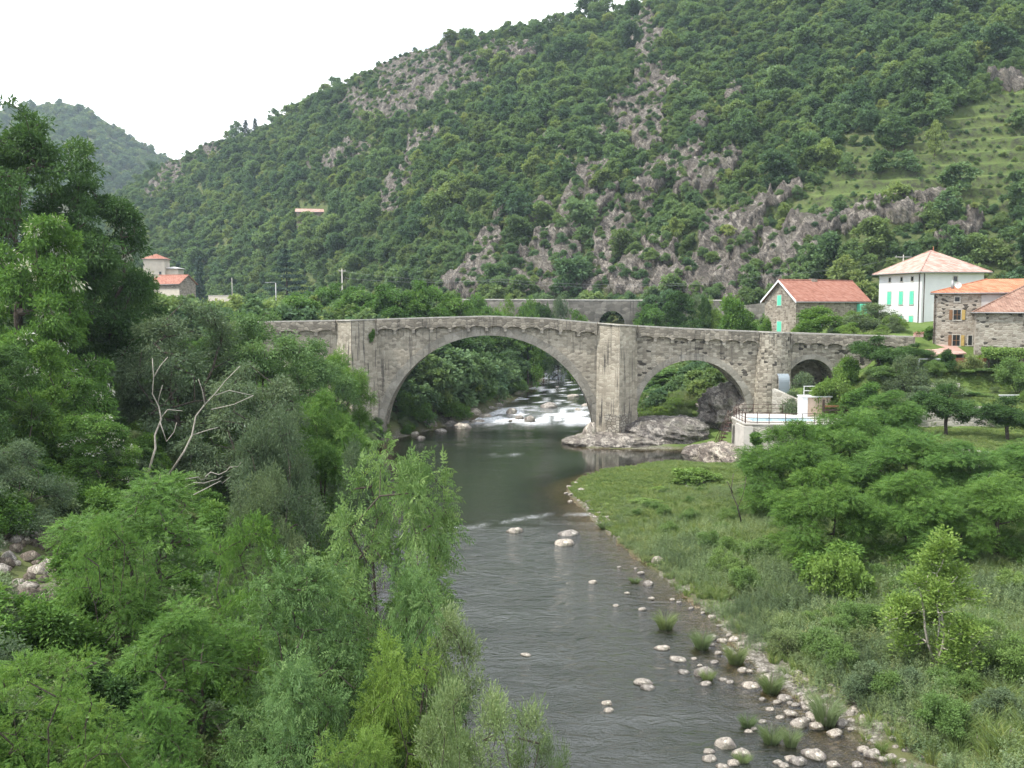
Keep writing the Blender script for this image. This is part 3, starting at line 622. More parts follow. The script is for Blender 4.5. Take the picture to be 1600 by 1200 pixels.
TREES = dict(
    # near trees, feather leaves one can tell apart
    ash_a=dict(seed=3, H=10, R=3.4, z0=2.6, prof='round', nl=20, rl=0.36, tips=170, per=17, tipR=0.46, flat=0.75, leaf='pinnate', ll=0.44, lw=0.33, kp=4, lk=0.38, droop=0.15, r0=0.10, mat='ash', stems=3),
    ash_b=dict(seed=8, H=9, R=3.4, z0=1.8, prof='dome', nl=20, rl=0.38, tips=190, per=18, tipR=0.46, flat=0.7, leaf='pinnate', ll=0.42, lw=0.33, kp=4, lk=0.38, droop=0.12, r0=0.10, mat='ash', stems=3),
    nearlocust_a=dict(seed=11, H=9, R=4, z0=1.6, prof='dome', nl=24, rl=0.36, tips=240, per=22, tipR=0.55, flat=0.5, leaf='pinnate', ll=0.34, lw=0.44, kp=5, lk=0.27, droop=0.1, r0=0.13, mat='locust', stems=2),
    nearlocust_b=dict(seed=12, H=8, R=4, z0=1.2, prof='dome', nl=24, rl=0.36, tips=240, per=22, tipR=0.55, flat=0.5, leaf='pinnate', ll=0.34, lw=0.44, kp=5, lk=0.27, droop=0.1, r0=0.12, mat='locust', stems=3),
    willow_a=dict(seed=21, H=7, R=2.4, z0=0.6, prof='dome', nl=22, rl=0.34, tips=260, per=75, tipR=0.42, flat=1.0, leaf='quad', ll=0.17, lw=0.20, droop=-0.25, up=1.0, r0=0.07, mat='willow', stems=4),
    willow_b=dict(seed=22, H=7, R=2.4, z0=0.6, prof='column', nl=20, rl=0.36, tips=240, per=75, tipR=0.42, flat=1.1, leaf='quad', ll=0.17, lw=0.20, droop=-0.3, up=1.0, r0=0.07, mat='willow', stems=4),
    yellow_a=dict(seed=26, H=7, R=2.6, z0=0.8, prof='dome', nl=20, rl=0.36, tips=200, per=22, tipR=0.42, flat=0.7, leaf='pinnate', ll=0.30, lw=0.32, kp=4, lk=0.38, droop=0.1, r0=0.07, mat='yellow', stems=3),
    # middle distance
    locust_a=dict(seed=31, H=10.5, R=4.6, z0=1.4, prof='round', nl=46, rl=0.27, tips=430, per=34, tipR=0.72, flat=0.62, leaf='pinnate', ll=0.44, lw=0.42, kp=3, lk=0.36, droop=0.15, r0=0.18, mat='locust'),
    locust_b=dict(seed=32, H=10.5, R=4.6, z0=1.0, prof='dome', nl=46, rl=0.27, tips=430, per=34, tipR=0.72, flat=0.62, leaf='pinnate', ll=0.44, lw=0.42, kp=3, lk=0.36, droop=0.15, r0=0.18, mat='locust', stems=2),
    bigdark_a=dict(seed=41, H=19, R=7.5, z0=3.5, prof='round', nl=42, rl=0.27, tips=560, per=90, tipR=1.0, flat=0.38, leaf='quad', ll=0.34, lw=0.42, droop=0.28, r0=0.34, mat='dark'),
    bigdark_b=dict(seed=42, H=17, R=7.5, z0=3, prof='dome', nl=40, rl=0.28, tips=540, per=90, tipR=1.0, flat=0.4, leaf='quad', ll=0.34, lw=0.42, droop=0.28, r0=0.34, mat='dark', blossom=0.05),
    blossom=dict(seed=44, H=14, R=5.5, z0=2, prof='dome', nl=34, rl=0.29, tips=420, per=90, tipR=0.85, flat=0.45, leaf='quad', ll=0.30, lw=0.42, droop=0.3, r0=0.26, mat='locust', blossom=0.10),
    whitelimb=dict(seed=51, H=11, R=5.2, z0=1.6, prof='dome', nl=30, rl=0.30, tips=300, per=80, tipR=0.75, flat=0.6, leaf='quad', ll=0.26, lw=0.36, droop=0.35, r0=0.22, mat='grey', bark=BARK, stems=3),
    greenash=dict(seed=54, H=11, R=4.8, z0=1.5, prof='round', nl=28, rl=0.32, tips=320, per=90, tipR=0.75, flat=0.55, leaf='quad', ll=0.26, lw=0.36, droop=0.35, r0=0.2, mat='ash', stems=2),
    greyshrub=dict(seed=55, H=6, R=3.2, z0=0.4, prof='dome', nl=22, rl=0.36, tips=230, per=100, tipR=0.5, flat=0.9, leaf='quad', ll=0.17, lw=0.30, droop=0.0, r0=0.08, mat='grey', stems=4),
    young=dict(seed=57, H=8, R=2.4, z0=0.6, prof='cone', nl=24, rl=0.34, tips=220, per=80, tipR=0.5, flat=0.6, leaf='quad', ll=0.22, lw=0.42, droop=0.2, r0=0.10, mat='locust'),
    poplar=dict(seed=61, H=6.8, R=2.1, z0=0.9, prof='cone', nl=40, rl=0.30, tips=330, per=50, tipR=0.36, flat=1.5, leaf='quad', ll=0.13, lw=0.60, droop=-0.5, up=1.6, r0=0.08, mat='yellow', stems=3, bark=BARK_PALE, limb_share=0.8),
    orchard=dict(seed=63, H=5.2, R=3.0, z0=1.6, prof='dome', nl=18, rl=0.38, tips=200, per=85, tipR=0.5, flat=0.7, leaf='quad', ll=0.20, lw=0.5, droop=0.15, r0=0.17, mat='dark'),
    broad_a=dict(seed=71, H=14, R=5, z0=1.6, prof='round', nl=32, rl=0.30, tips=340, per=70, tipR=0.85, flat=0.7, leaf='quad', ll=0.42, lw=0.55, droop=0.2, r0=0.28, mat='dark'),
    broad_b=dict(seed=72, H=13, R=5, z0=1.2, prof='dome', nl=30, rl=0.32, tips=340, per=70, tipR=0.85, flat=0.7, leaf='quad', ll=0.42, lw=0.55, droop=0.2, r0=0.28, mat='locust'),
    bush_a=dict(seed=81, H=3, R=2, z0=0.15, prof='dome', nl=16, rl=0.40, tips=120, per=75, tipR=0.42, flat=0.8, leaf='quad', ll=0.20, lw=0.5, droop=0.0, r0=0.06, mat='locust', stems=4),
    bush_b=dict(seed=82, H=3, R=2, z0=0.15, prof='round', nl=16, rl=0.40, tips=120, per=75, tipR=0.42, flat=0.9, leaf='quad', ll=0.17, lw=0.45, droop=0.0, r0=0.06, mat='grey', stems=4),
    bush_c=dict(seed=83, H=3, R=2, z0=0.15, prof='dome', nl=14, rl=0.42, tips=110, per=75, tipR=0.42, flat=0.8, leaf='quad', ll=0.17, lw=0.5, droop=0.0, r0=0.06, mat='olive', stems=4),
    bush_d=dict(seed=84, H=3.4, R=1.4, z0=0.2, prof='cone', nl=16, rl=0.42, tips=120, per=75, tipR=0.36, flat=0.9, leaf='quad', ll=0.19, lw=0.5, droop=0.1, r0=0.06, mat='dark'),
    bush_e=dict(seed=85, H=3, R=2, z0=0.15, prof='dome', nl=14, rl=0.42, tips=110, per=75, tipR=0.42, flat=0.8, leaf='quad', ll=0.19, lw=0.5, droop=0.0, r0=0.06, mat='yellow', stems=4),
    knotweed=dict(seed=86, H=1.6, R=2.6, z0=0.1, prof='dome', nl=24, rl=0.36, tips=180, per=45, tipR=0.42, flat=0.45, leaf='quad', ll=0.21, lw=0.72, droop=0.15, up=1.2, r0=0.03, mat='yellow', stems=5),
    herb=dict(seed=87, H=1.2, R=0.9, z0=0.05, prof='dome', nl=12, rl=0.42, tips=80, per=32, tipR=0.24, flat=0.9, leaf='quad', ll=0.14, lw=0.42, droop=0.0, up=1.0, r0=0.02, mat='weed', stems=4),
    willowherb=dict(seed=88, H=1.7, R=0.95, z0=0.05, prof='column', nl=14, rl=0.40, tips=110, per=40, tipR=0.24, flat=1.3, leaf='quad', ll=0.13, lw=0.28, droop=-0.4, up=1.4, r0=0.02, mat='weed', stems=5),
    hill_a=dict(seed=101, H=7.5, R=3.6, z0=0.6, prof='dome', nl=16, rl=0.36, tips=120, per=17, tipR=0.70, flat=0.7, leaf='quad', ll=0.66, lw=0.72, droop=0.15, r0=0.18, mat='hill', limb_share=0.3),
    hill_b=dict(seed=102, H=8.5, R=3.4, z0=0.8, prof='round', nl=16, rl=0.38, tips=120, per=17, tipR=0.70, flat=0.7, leaf='quad', ll=0.66, lw=0.72, droop=0.15, r0=0.18, mat='hill', limb_share=0.3),
    hill_c=dict(seed=103, H=6.5, R=3.8, z0=0.5, prof='dome', nl=18, rl=0.34, tips=130, per=17, tipR=0.70, flat=0.6, leaf='quad', ll=0.66, lw=0.72, droop=0.15, r0=0.18, mat='hill', limb_share=0.3),
    hill_d=dict(seed=104, H=8, R=3.2, z0=0.6, prof='spread', nl=16, rl=0.38, tips=120, per=17, tipR=0.70, flat=0.7, leaf='quad', ll=0.66, lw=0.72, droop=0.15, r0=0.18, mat='hill', limb_share=0.3),
    hill_e=dict(seed=105, H=2.6, R=2.0, z0=0.1, prof='dome', nl=12, rl=0.42, tips=70, per=15, tipR=0.5, flat=0.7, leaf='quad', ll=0.5, lw=0.7, droop=0.1, r0=0.08, mat='hill', limb_share=0.2),
)
def conifer_meshes(name, seed, H, R, tiers, mat, flat_tiers):
    rng = np.random.default_rng(seed); B, D, N, L = [], [], [], []; mb_v = []
    for i in range(tiers):
        f = (i+0.5)/tiers; z = H*(0.10+0.88*f); rad = R*(1.05-f)**(0.75)*rng.uniform(0.8, 1.1)
        for k in range(7 if flat_tiers else 9):
            a = rng.random()*6.283; ln = rad*rng.uniform(0.7, 1.1); nn = int(26 + ln*10)
            t = rng.random(nn)**0.7*ln; w = rng.normal(0, 0.18, nn)*(0.4+t)
            p = np.stack([np.cos(a)*t - np.sin(a)*w, np.sin(a)*t + np.cos(a)*w, z + (0.10 if flat_tiers else -0.35)*t*rng.uniform(0.7, 1.2) - 0.05*t*t/R + rng.normal(0, 0.12, nn)], 1)
            B.append(p); D.append(unit(np.stack([np.cos(a)+rng.normal(0, .5, nn), np.sin(a)+rng.normal(0, .5, nn), rng.normal(-0.1, .3, nn)], 1)))
            N.append(unit(rng.normal(0, 0.4, (nn, 3)) + np.array([0, 0, 1]))); L.append(rng.uniform(0.5, 0.95, nn)*(0.06*H+0.1))
    B, D, N, L = map(np.concatenate, (B, D, N, L)); V, Q = leaf_quads(B, D, N, L, L*0.42)
    crown = npmesh(name + '_crown', V, Q, mats=[LEAF[mat]], attrs=dict(tint=np.repeat(rng.beta(2, 2, len(B)), 4)))
    mb = MB(); mb.tube([(0, 0, -0.1*H), (0, 0, H*0.5), (0, 0, H*0.97)], [0.022*H, 0.013*H, 0.003*H], 6)
    me = bpy.data.meshes.new(name + '_trunk'); me.from_pydata(mb.v, [], mb.f); me.materials.append(BARK)
    return dict(H=H, R=R, crown=crown, trunk=me)
_T['cedar'] = conifer_meshes('cedar', 5, 14, 5.5, 11, 'cedar', True)
_T['spruce'] = conifer_meshes('spruce', 6, 9, 2.2, 13, 'cedar', False)

def plant(key, name, x, y, z, H, R, label, cat='tree', group=None, rz=0.0):
    t = template(key); r = empty(name, (x, y, z), label, cat, group, rz)
    r.scale = (R/t['R'], R/t['R'], H/t['H'])
    addobj('trunk' if cat == 'tree' else 'stem', t['trunk'], r); addobj('crown' if cat == 'tree' else 'foliage', t['crown'], r); return r
def plant_px(key, name, u, vtop, hw, Y, label, cat='tree', group=None, rz=None, sink=0.0, zmin=None):
    """stand a plant on the ground so that its crown reaches the given line of sight"""
    x, _, ztop = at(u, vtop, Y); z = g1(x, Y)
    if zmin is not None: z = max(z, zmin)
    return plant(key, name, x, Y, z - sink, max(0.4, ztop - z + sink), hw*Y/FPX, label, cat, group, rz if rz is not None else (u*0.37 + vtop*0.11) % 6.28)

def weed_patch(name, seed, R, Hm, stems, per, ll, lw, mat, droop=0.2, Hmin=0.35):
    """a patch of upright stems of uneven height with leaves along them"""
    rng = np.random.default_rng(seed); a = rng.random(stems)*6.283; r = R*np.sqrt(rng.random(stems)); h = Hm*rng.uniform(Hmin, 1.0, stems); bx, by = r*np.cos(a), r*np.sin(a); tl = rng.normal(0, 0.16, (stems, 2))
    si = np.repeat(np.arange(stems), per); f = rng.random(stems*per)**0.7; z = f*h[si]; p = np.stack([bx[si] + tl[si, 0]*z, by[si] + tl[si, 1]*z, z], 1) + rng.normal(0, 0.02, (stems*per, 3))
    b = rng.random(len(p))*6.283; d = unit(np.stack([np.cos(b), np.sin(b), 0.55 - droop - 0.2*rng.random(len(p)) + 0.8*f**3], 1)); L = ll*rng.uniform(0.6, 1.2, len(p))*(1.1-0.5*f)
    V, Q = leaf_quads(p, d, unit(rng.normal(0, 0.4, p.shape) + np.array([0, 0, 1.0])), L, L*lw); t = 0.5*rng.random(stems)[si] + 0.5*rng.beta(2, 2, len(p))
    return npmesh(name, V, Q, mats=[LEAF[mat]], attrs=dict(tint=np.repeat(t, 4)))
# ------------------------------------------------------------------ stone bridge
BY0, BY1 = 110.0, 115.4            # front and back face
par_top = interp([(-30, 13.75), (-27, 13.8), (-18, 13.97), (-10, 14.22), (-2.65, 14.42), (4, 14.15), (12.2, 13.42), (20, 13.0), (28.6, 12.62), (44, 12.1), (60, 12.0)])
M_SPAN = masonry('bridge_spandrel_masonry', 2.2, 4.0, [(0.294, 0.263, 0.210), (0.456, 0.413, 0.331), (0.587, 0.535, 0.440)], (0.397, 0.356, 0.291), 0.05, 0.08, 0.75, 0.55, 0.0)
M_RUB = masonry('bridge_rubble_masonry', 2.0, 4.0, [(0.255, 0.226, 0.180), (0.435, 0.393, 0.318), (0.630, 0.576, 0.477)], (0.300, 0.269, 0.221), 0.07, 0.10, 0.45, 0.7, 0.02)
M_CUT = masonry('cutwater_ashlar', 1.7, 3.6, [(0.378, 0.340, 0.272), (0.512, 0.464, 0.374), (0.612, 0.562, 0.462)], (0.334, 0.297, 0.236), 0.05, 0.06, 0.95, 0.5, 0.0, yk=1.0)
M_PAR = masonry('parapet_masonry', 1.9, 3.2, [(0.214, 0.192, 0.158), (0.334, 0.300, 0.246), (0.494, 0.447, 0.369)], (0.200, 0.181, 0.148), 0.07, 0.08, 0.5, 0.6, 0.0)
M_DRESS = masonry('dressed_arch_stone', 1.3, 1.3, [(0.33, 0.305, 0.255), (0.40, 0.375, 0.32), (0.47, 0.44, 0.38)], (0.27, 0.25, 0.21), 0.03, 0.05, 0.5, 0.35, 0.0)
M_COPE = simple_mat('coping_stone', (0.44, 0.42, 0.37), 0.9, 0.25, 2.5, 0.2, bump=0.4)
M_ROAD = simple_mat('road_asphalt', (0.06, 0.06, 0.058), 0.95, 0.2, 4.0)
ARCHES = [(-2.65, 12.30, -0.12), (20.75, 6.40, 2.95), (34.35, 2.72, 6.75)]     # centre x, radius, centre height
bridge = empty('stone_bridge', (0, BY0, 0), 'long humpbacked grey stone bridge with arches and pointed piers over the river', 'bridge')
def arch_under(x):
    for c, r, zc in ARCHES:
        if abs(x-c) < r: return zc + math.sqrt(max(r*r-(x-c)**2, 0))
    return None
def loc(o): o.location = (0, -BY0, 0); return o          # parts are modelled in world coordinates
def body_strip(x0, x1, name, mat):
    xs = list(np.linspace(x0, x1, max(2, int((x1-x0)/0.8)+1)))
    for c, r, zc in ARCHES:
        if x0 <= c <= x1: xs = [x for x in xs if abs(x-c) > r*0.999] + [c + r*math.cos(a) for a in np.linspace(0.0005, math.pi-0.0005, 56)]
    xs = sorted(xs); mb = MB()
    top = lambda x: float(par_top(x)) - 1.0
    bot = []
    for x in xs:
        a = arch_under(x); bot.append(a if a is not None else -1.5 if x < 27.2 else 3.0)
    for i in range(len(xs)-1):
        a, b = xs[i], xs[i+1]; za, zb = bot[i], bot[i+1]
        if abs(b-a) < 0.05 and abs(za-zb) > 0.5:                  # jamb below the springing
            mb.quad((a, BY0, za), (b, BY0, zb), (b, BY1, zb), (a, BY1, za)); continue
        mb.quad((a, BY0, za), (b, BY0, zb), (b, BY0, top(b)), (a, BY0, top(a)))
        mb.quad((b, BY1, zb), (a, BY1, za), (a, BY1, top(a)), (b, BY1, top(b)))
        mb.quad((a, BY1, za), (b, BY1, zb), (b, BY0, zb), (a, BY0, za))
        mb.quad((a, BY0, top(a)), (b, BY0, top(b)), (b, BY1, top(b)), (a, BY1, top(a)))
    for x, z in ((xs[0], bot[0]), (xs[-1], bot[-1])):
        mb.quad((x, BY0, z), (x, BY1, z), (x, BY1, top(x)), (x, BY0, top(x)))
    return loc(mb.build(name, mat, bridge))
# the jambs under the springings are plain boxes so that the openings stand on straight legs
body_strip(-29.0, 12.05, 'spandrel_wall', M_SPAN)
body_strip(12.05, 29.9, 'spandrel_wall', M_RUB)
body_strip(29.9, 46.0, 'spandrel_wall', M_RUB)
def voussoirs(c, r, zc, n, depth, a0, a1, below=None):
    mb = MB()
    rng = random.Random(int(r*10))
    for i in range(n):
        t0 = a0 + (a1-a0)*i/n + 0.0012; t1 = a0 + (a1-a0)*(i+1)/n - 0.0012; rr = r + depth*rng.uniform(0.92, 1.06); yf = BY0 - rng.uniform(0.035, 0.06)
        p = [(c+q*math.cos(t), zc+q*math.sin(t)) for q, t in ((r-0.012, t0), (rr, t0), (rr, t1), (r-0.012, t1))]
        vs = [(a, yf, b) for a, b in p] + [(a, BY0+0.5, b) for a, b in p]
        mb.add(vs, [(0, 1, 2, 3), (7, 6, 5, 4), (0, 4, 5, 1), (1, 5, 6, 2), (2, 6, 7, 3), (3, 7, 4, 0)])
    return loc(mb.build('arch_ring', M_DRESS, bridge))
voussoirs(*ARCHES[0], 84, 0.95, 0.02, math.pi-0.02)
voussoirs(*ARCHES[1], 46, 0.75, 0.0, math.pi)
voussoirs(*ARCHES[2], 24, 0.55, 0.0, math.pi)
# cutwaters
def cutwater(xl, xr, ridge, out, z0, name='pier', mat=M_CUT, batter=0.10):
    mb = MB(); pts = []
    n = 10
    zt = [float(par_top(xl)), float(par_top(ridge)), float(par_top(xr))]
    for i in range(n+1):
        f = i/n; e = batter*(1-f)
        pts.append([(xl-e, BY0-0.02, z0+(zt[0]+0.02-z0)*f), (ridge, BY0-out-e, z0+(zt[1]+0.02-z0)*f), (xr+e, BY0-0.02, z0+(zt[2]+0.02-z0)*f)])
    for i in range(n):
        a, b = pts[i], pts[i+1]
        mb.quad(a[0], a[1], b[1], b[0]); mb.quad(a[1], a[2], b[2], b[1])
    mb.add(pts[-1], [(0, 1, 2)])
    o = loc(mb.build(name, mat, bridge)); return o
pier = cutwater(9.75, 14.35, 12.05, 2.5, -0.6); tag(pier, 'tall pointed pier standing on the rock ledge in mid river')
cutwater(-20.1, -15.5, -18.0, 2.4, -0.5)
# footing of small courses at the foot of the middle pier
M_FOOT = masonry('pier_footing_courses', 1.6, 3.2, [(0.30, 0.27, 0.22), (0.43, 0.40, 0.34), (0.52, 0.49, 0.42)], (0.07, 0.06, 0.05), 0.12, 0.04, 0.2, 1.0, 0.0, yk=1.0)
mb = MB(); mb.prism([(9.52, BY0+0.3), (12.05, BY0-2.78), (14.58, BY0+0.3)], -0.6, 3.3); loc(mb.build('footing', M_FOOT, pier))
pier.children[0].location = (0, 0, 0)
# half-round buttress between the second and third opening
mb = MB(); nn = 12; rings = []
for i in range(11):
    f = i/10; z = 2.0 + (float(par_top(30))-2.0)*f; rr = 1.75 + 0.55*(1-f)
    rings.append([(30.0 - rr*math.cos(math.pi*k/nn), BY0 - 0.01 - rr*0.75*math.sin(math.pi*k/nn), z) for k in range(nn+1)])
for i in range(10):
    for k in range(nn): mb.add([rings[i][k], rings[i][k+1], rings[i+1][k+1], rings[i+1][k]], [(0, 1, 2, 3)], True)
mb.add(rings[-1], [tuple(range(nn+1))])
tag(loc(mb.build('pier', M_RUB, bridge)), 'rounded buttress beside the small third arch')
# parapets, corbel table and copings
SEGS = [(-29.0, -20.15), (-15.45, 9.7), (14.4, 28.15), (31.85, 46.0)]
PJ = 0.42
def parapet_front(x0, x1):
    mb = MB(); cs_ = []; n = max(1, round((x1-x0)/2.02)); w = (x1-x0)/n
    prev = None
    for i in range(n):
        a = x0 + i*w
        xs = [a, a+0.17] + [a + 0.17 + (w-0.34)*k/8 for k in range(1, 8)] + [a+w-0.17, a+w]
        for k in range(len(xs)-1):
            def zb(x):
                q = (x-a-w/2)/(w/2-0.17); base = float(par_top(x)) - 1.18
                return base - 0.22 if abs(q) >= 1.0 else base - 0.20 + 0.27*math.sqrt(max(0, 1-q*q*0.98)) - 0.0
            p, q = xs[k], xs[k+1]; zp, zq = zb(p+1e-6), zb(q-1e-6); tp, tq = float(par_top(p))-0.10, float(par_top(q))-0.10
            mb.quad((p, BY0-PJ, zp), (q, BY0-PJ, zq), (q, BY0-PJ, tq), (p, BY0-PJ, tp))
            mb.quad((p, BY0+0.02, zp), (q, BY0+0.02, zq), (q, BY0-PJ, zq), (p, BY0-PJ, zp))
            mb.quad((q, BY0+0.15, float(par_top(q))-1.05), (p, BY0+0.15, float(par_top(p))-1.05), (p, BY0+0.15, tp), (q, BY0+0.15, tq))
        if i or True:
            z = float(par_top(a)) - 1.40; cs_.append((a-0.16, a+0.16, z-0.32, z-0.004))
    loc(mb.build('parapet', M_PAR, bridge))
    for xa, xb, z0_, z1_ in cs_: cb = MB(); cb.box(xa, xb, BY0-PJ+0.03, BY0+0.05, z0_, z1_); loc(cb.build('corbel', M_DRESS, bridge))
for s in SEGS: parapet_front(*s)
def cope(pts, w, name='coping'):
    mb = MB()
    for (xa, ya), (xb, yb) in zip(pts[:-1], pts[1:]):
        n = max(1, int(abs(xb-xa)/1.1))
        for i in range(n):
            f0, f1 = i/n, (i+1)/n; p = (xa+(xb-xa)*f0, ya+(yb-ya)*f0); q = (xa+(xb-xa)*f1-0.015, ya+(yb-ya)*f1)
            za, zb = float(par_top(p[0]))-0.098, float(par_top(q[0]))-0.098; h = 0.13
            vs = [(p[0], p[1]-w, za), (q[0], q[1]-w, zb), (q[0], q[1]+w, zb), (p[0], p[1]+w, za), (p[0], p[1]-w, za+h), (q[0], q[1]-w, zb+h), (q[0], q[1]+w, zb+h), (p[0], p[1]+w, za+h)]
            mb.add(vs, [(3, 2, 1, 0), (4, 5, 6, 7), (0, 1, 5, 4), (1, 2, 6, 5), (2, 3, 7, 6), (3, 0, 4, 7)])
    return loc(mb.build(name, M_COPE, bridge))
cope([(-29, BY0-0.1), (-20.2, BY0-0.1)], 0.27); cope([(-20.0, BY0-0.1), (-18, BY0-2.3), (-15.6, BY0-0.1)], 0.24); cope([(-15.4, BY0-0.1), (9.7, BY0-0.1)], 0.27)
cope([(9.8, BY0-0.1), (12.05, BY0-2.4), (14.3, BY0-0.1)], 0.24); cope([(14.45, BY0-0.1), (28.1, BY0-0.1)], 0.27); cope([(28.2, BY0-0.2), (29.2, BY0-1.1), (30.8, BY0-1.1), (31.8, BY0-0.2)], 0.24); cope([(31.9, BY0-0.1), (46, BY0-0.1)], 0.27)
mb = MB()
for i in range(75):
    a, b = -29+i, -28+i; za, zb = float(par_top(a)), float(par_top(b))
    vs = [(a, BY1-0.35, za-1.0), (b, BY1-0.35, zb-1.0), (b, BY1+0.15, zb-1.3), (a, BY1+0.15, za-1.3), (a, BY1-0.35, za-0.02), (b, BY1-0.35, zb-0.02), (b, BY1+0.15, zb-0.02), (a, BY1+0.15, za-0.02)]
    mb.add(vs, [(3, 2, 1, 0), (4, 5, 6, 7), (0, 1, 5, 4), (1, 2, 6, 5), (2, 3, 7, 6), (3, 0, 4, 7)])
tag(loc(mb.build('parapet', M_PAR, bridge)), 'far side parapet wall')
mb = MB()
for i in range(75):
    a, b = -29+i, -28+i
    mb.quad((a, BY0+0.16, float(par_top(a))-0.99), (b, BY0+0.16, float(par_top(b))-0.99), (b, BY1-0.36, float(par_top(b))-0.99), (a, BY1-0.36, float(par_top(a))-0.99))
loc(mb.build('roadway', M_ROAD, bridge))
mb = MB(); mb.box(31.4, 37.3, BY1-0.9, BY1-0.05, 4.0, 9.6); tag(loc(mb.build('added_arch_backing', M_RUB, bridge)), 'wall added behind the small third arch to darken its opening')  # added wall: shuts out the bright view so the arch opening reads dark

# ------------------------------------------------------------------ retaining walls
M_WALL = masonry('road_wall_masonry', 0.9, 1.5, [(0.16, 0.15, 0.13), (0.25, 0.235, 0.205), (0.34, 0.32, 0.28)], (0.16, 0.15, 0.13), 0.06, 0.1, 0.5, 0.5, 0.0)
def wall_strip(name, pts, zt, zb, th, mat, label, openings=(), cope_h=0.0):
    root = empty(name, (pts[0][0], pts[0][1], zb), label, 'wall'); mb = MB(); o3 = Vector((pts[0][0], pts[0][1], zb))
    tot = [0]
    for p, q in zip(pts[:-1], pts[1:]): tot.append(tot[-1] + math.hypot(q[0]-p[0], q[1]-p[1]))
    def P(s):
        s = min(max(s, 0), tot[-1]); i = max(k for k in range(len(pts)-1) if tot[k] <= s + 1e-9); f = (s-tot[i])/(tot[i+1]-tot[i]); p, q = pts[i], pts[i+1]
        n = Vector((q[1]-p[1], -(q[0]-p[0]), 0)).normalized(); return Vector((p[0]+(q[0]-p[0])*f, p[1]+(q[1]-p[1])*f, 0)), n
    ss = list(np.linspace(0, tot[-1], max(2, int(tot[-1]/1.5)))) + list(tot)
    for c, r, h in openings: ss = [s for s in ss if abs(s-c) > r] + [c + r*math.cos(a) for a in np.linspace(0, math.pi, 17)]
    ss = sorted(set(round(s, 4) for s in ss))
    def bz(s):
        for c, r, h in openings:
            if abs(s-c) < r*0.9999: return h + math.sqrt(max(r*r-(s-c)**2, 0))
        return zb
    T = zt if callable(zt) else (lambda s: zt)
    for a, b in zip(ss[:-1], ss[1:]):
        mid = (a+b)/2; za, zb_ = (bz(a), bz(b)) if bz(mid) > zb else (zb, zb)
        if bz(mid) > zb and za == zb: za = openings[0][2]
        if bz(mid) > zb and zb_ == zb: zb_ = openings[0][2]
        (pa, na), (pb, nb) = P(a), P(b); e = 1 if th > 0 else -1
        v = [pa, pb, pb - nb*th, pa - na*th]; Z0 = [za, zb_, zb_, za]; Z1 = [T(a), T(b), T(b), T(a)]
        vs = [Vector((p.x, p.y, z)) - o3 for p, z in zip(v, Z0)] + [Vector((p.x, p.y, z)) - o3 for p, z in zip(v, Z1)]
        mb.add(vs, [(3, 2, 1, 0), (4, 5, 6, 7), (0, 1, 5, 4), (2, 3, 7, 6)])
    (p0, n0), (p1, n1) = P(0), P(tot[-1])
    for p, n_, s in ((p0, n0, 0), (p1, n1, tot[-1])):
        q = p - n_*th; mb.add([p + Vector((0, 0, zb)) - o3, q + Vector((0, 0, zb)) - o3, q + Vector((0, 0, T(s))) - o3, p + Vector((0, 0, T(s))) - o3], [(0, 1, 2, 3)])
    mb.build('masonry', mat, root)
    if cope_h:
        cb = MB()
        for a, b in zip(ss[:-1], ss[1:]):
            (pa, na), (pb, nb) = P(a), P(b); v = [pa + na*0.08, pb + nb*0.08, pb - nb*(th+0.08), pa - na*(th+0.08)]
            Z0 = [T(a)+.004, T(b)+.004]*1; vs = [Vector((v[k].x, v[k].y, (T(a), T(b), T(b), T(a))[k] + 0.004)) - o3 for k in range(4)] + [Vector((v[k].x, v[k].y, (T(a), T(b), T(b), T(a))[k] + cope_h)) - o3 for k in range(4)]
            cb.add(vs, [(3, 2, 1, 0), (4, 5, 6, 7), (0, 1, 5, 4), (2, 3, 7, 6)])
        cb.build('coping', M_COPE, root)
    return root
A_ = lambda u, Y: (at(u, 480, Y)[0], Y)
W0, W1, W2, W3 = A_(722, 214), A_(860, 206), A_(1000, 203), A_(1135, 192)
wlen = lambda a, b: math.hypot(a[0]-b[0], a[1]-b[1])
s_arch = wlen(W0, W1) + wlen(W1, W2)*0.69
wall_strip('road_retaining_wall', [W0, W1, W2, W3], lambda s: 17.0 - 0.006*s, 4.0, 2.5, M_WALL, 'long grey masonry road wall with one arch below the rocky hillside', [(s_arch, 2.7, 11.9)], 0.25)
wall_strip('road_retaining_wall', [A_(1136, 189), A_(1205, 182)], lambda s: 15.4 + 0.1*s, 4.0, 1.5, M_WALL, 'short low grey wall behind the bridge, left of the stone house')

# ------------------------------------------------------------------ houses
def tile_mat(name, a, b, c_, sc=5.0):
    m = NT(name); o = m.coord(); x, y, z = m.xyz(o)
    rows = m.math('FRACT', m.math('MULTIPLY', z, 2.2)); n = m.noise(o, 1.2, 5, 0.7); cell = m.voro(m.comb(m.math('MULTIPLY', m.math('ADD', x, y), 4.0), m.math('MULTIPLY', z, 4.4), 0.0), 1.0, 'F1', 'Color', '2D', 0.5)
    f = m.math('ADD', m.math('MULTIPLY', n, 0.6), m.math('MULTIPLY', m.xyz(cell)[0], 0.4))
    c = m.ramp(f, [(0.25, a), (0.5, b), (0.75, c_)]); c = m.mix(0.3, c, m.ramp(rows, [(0.0, 0.45), (0.25, 1.0)]), 'MULTIPLY')
    wv = m.math('SINE', m.math('MULTIPLY', m.math('ADD', x, m.math('MULTIPLY', y, 0.3)), 26.0))
    m.bsdf(c, 0.9, m.bump(m.math('ADD', wv, rows), 0.5, 0.05), 0.15); return m.m
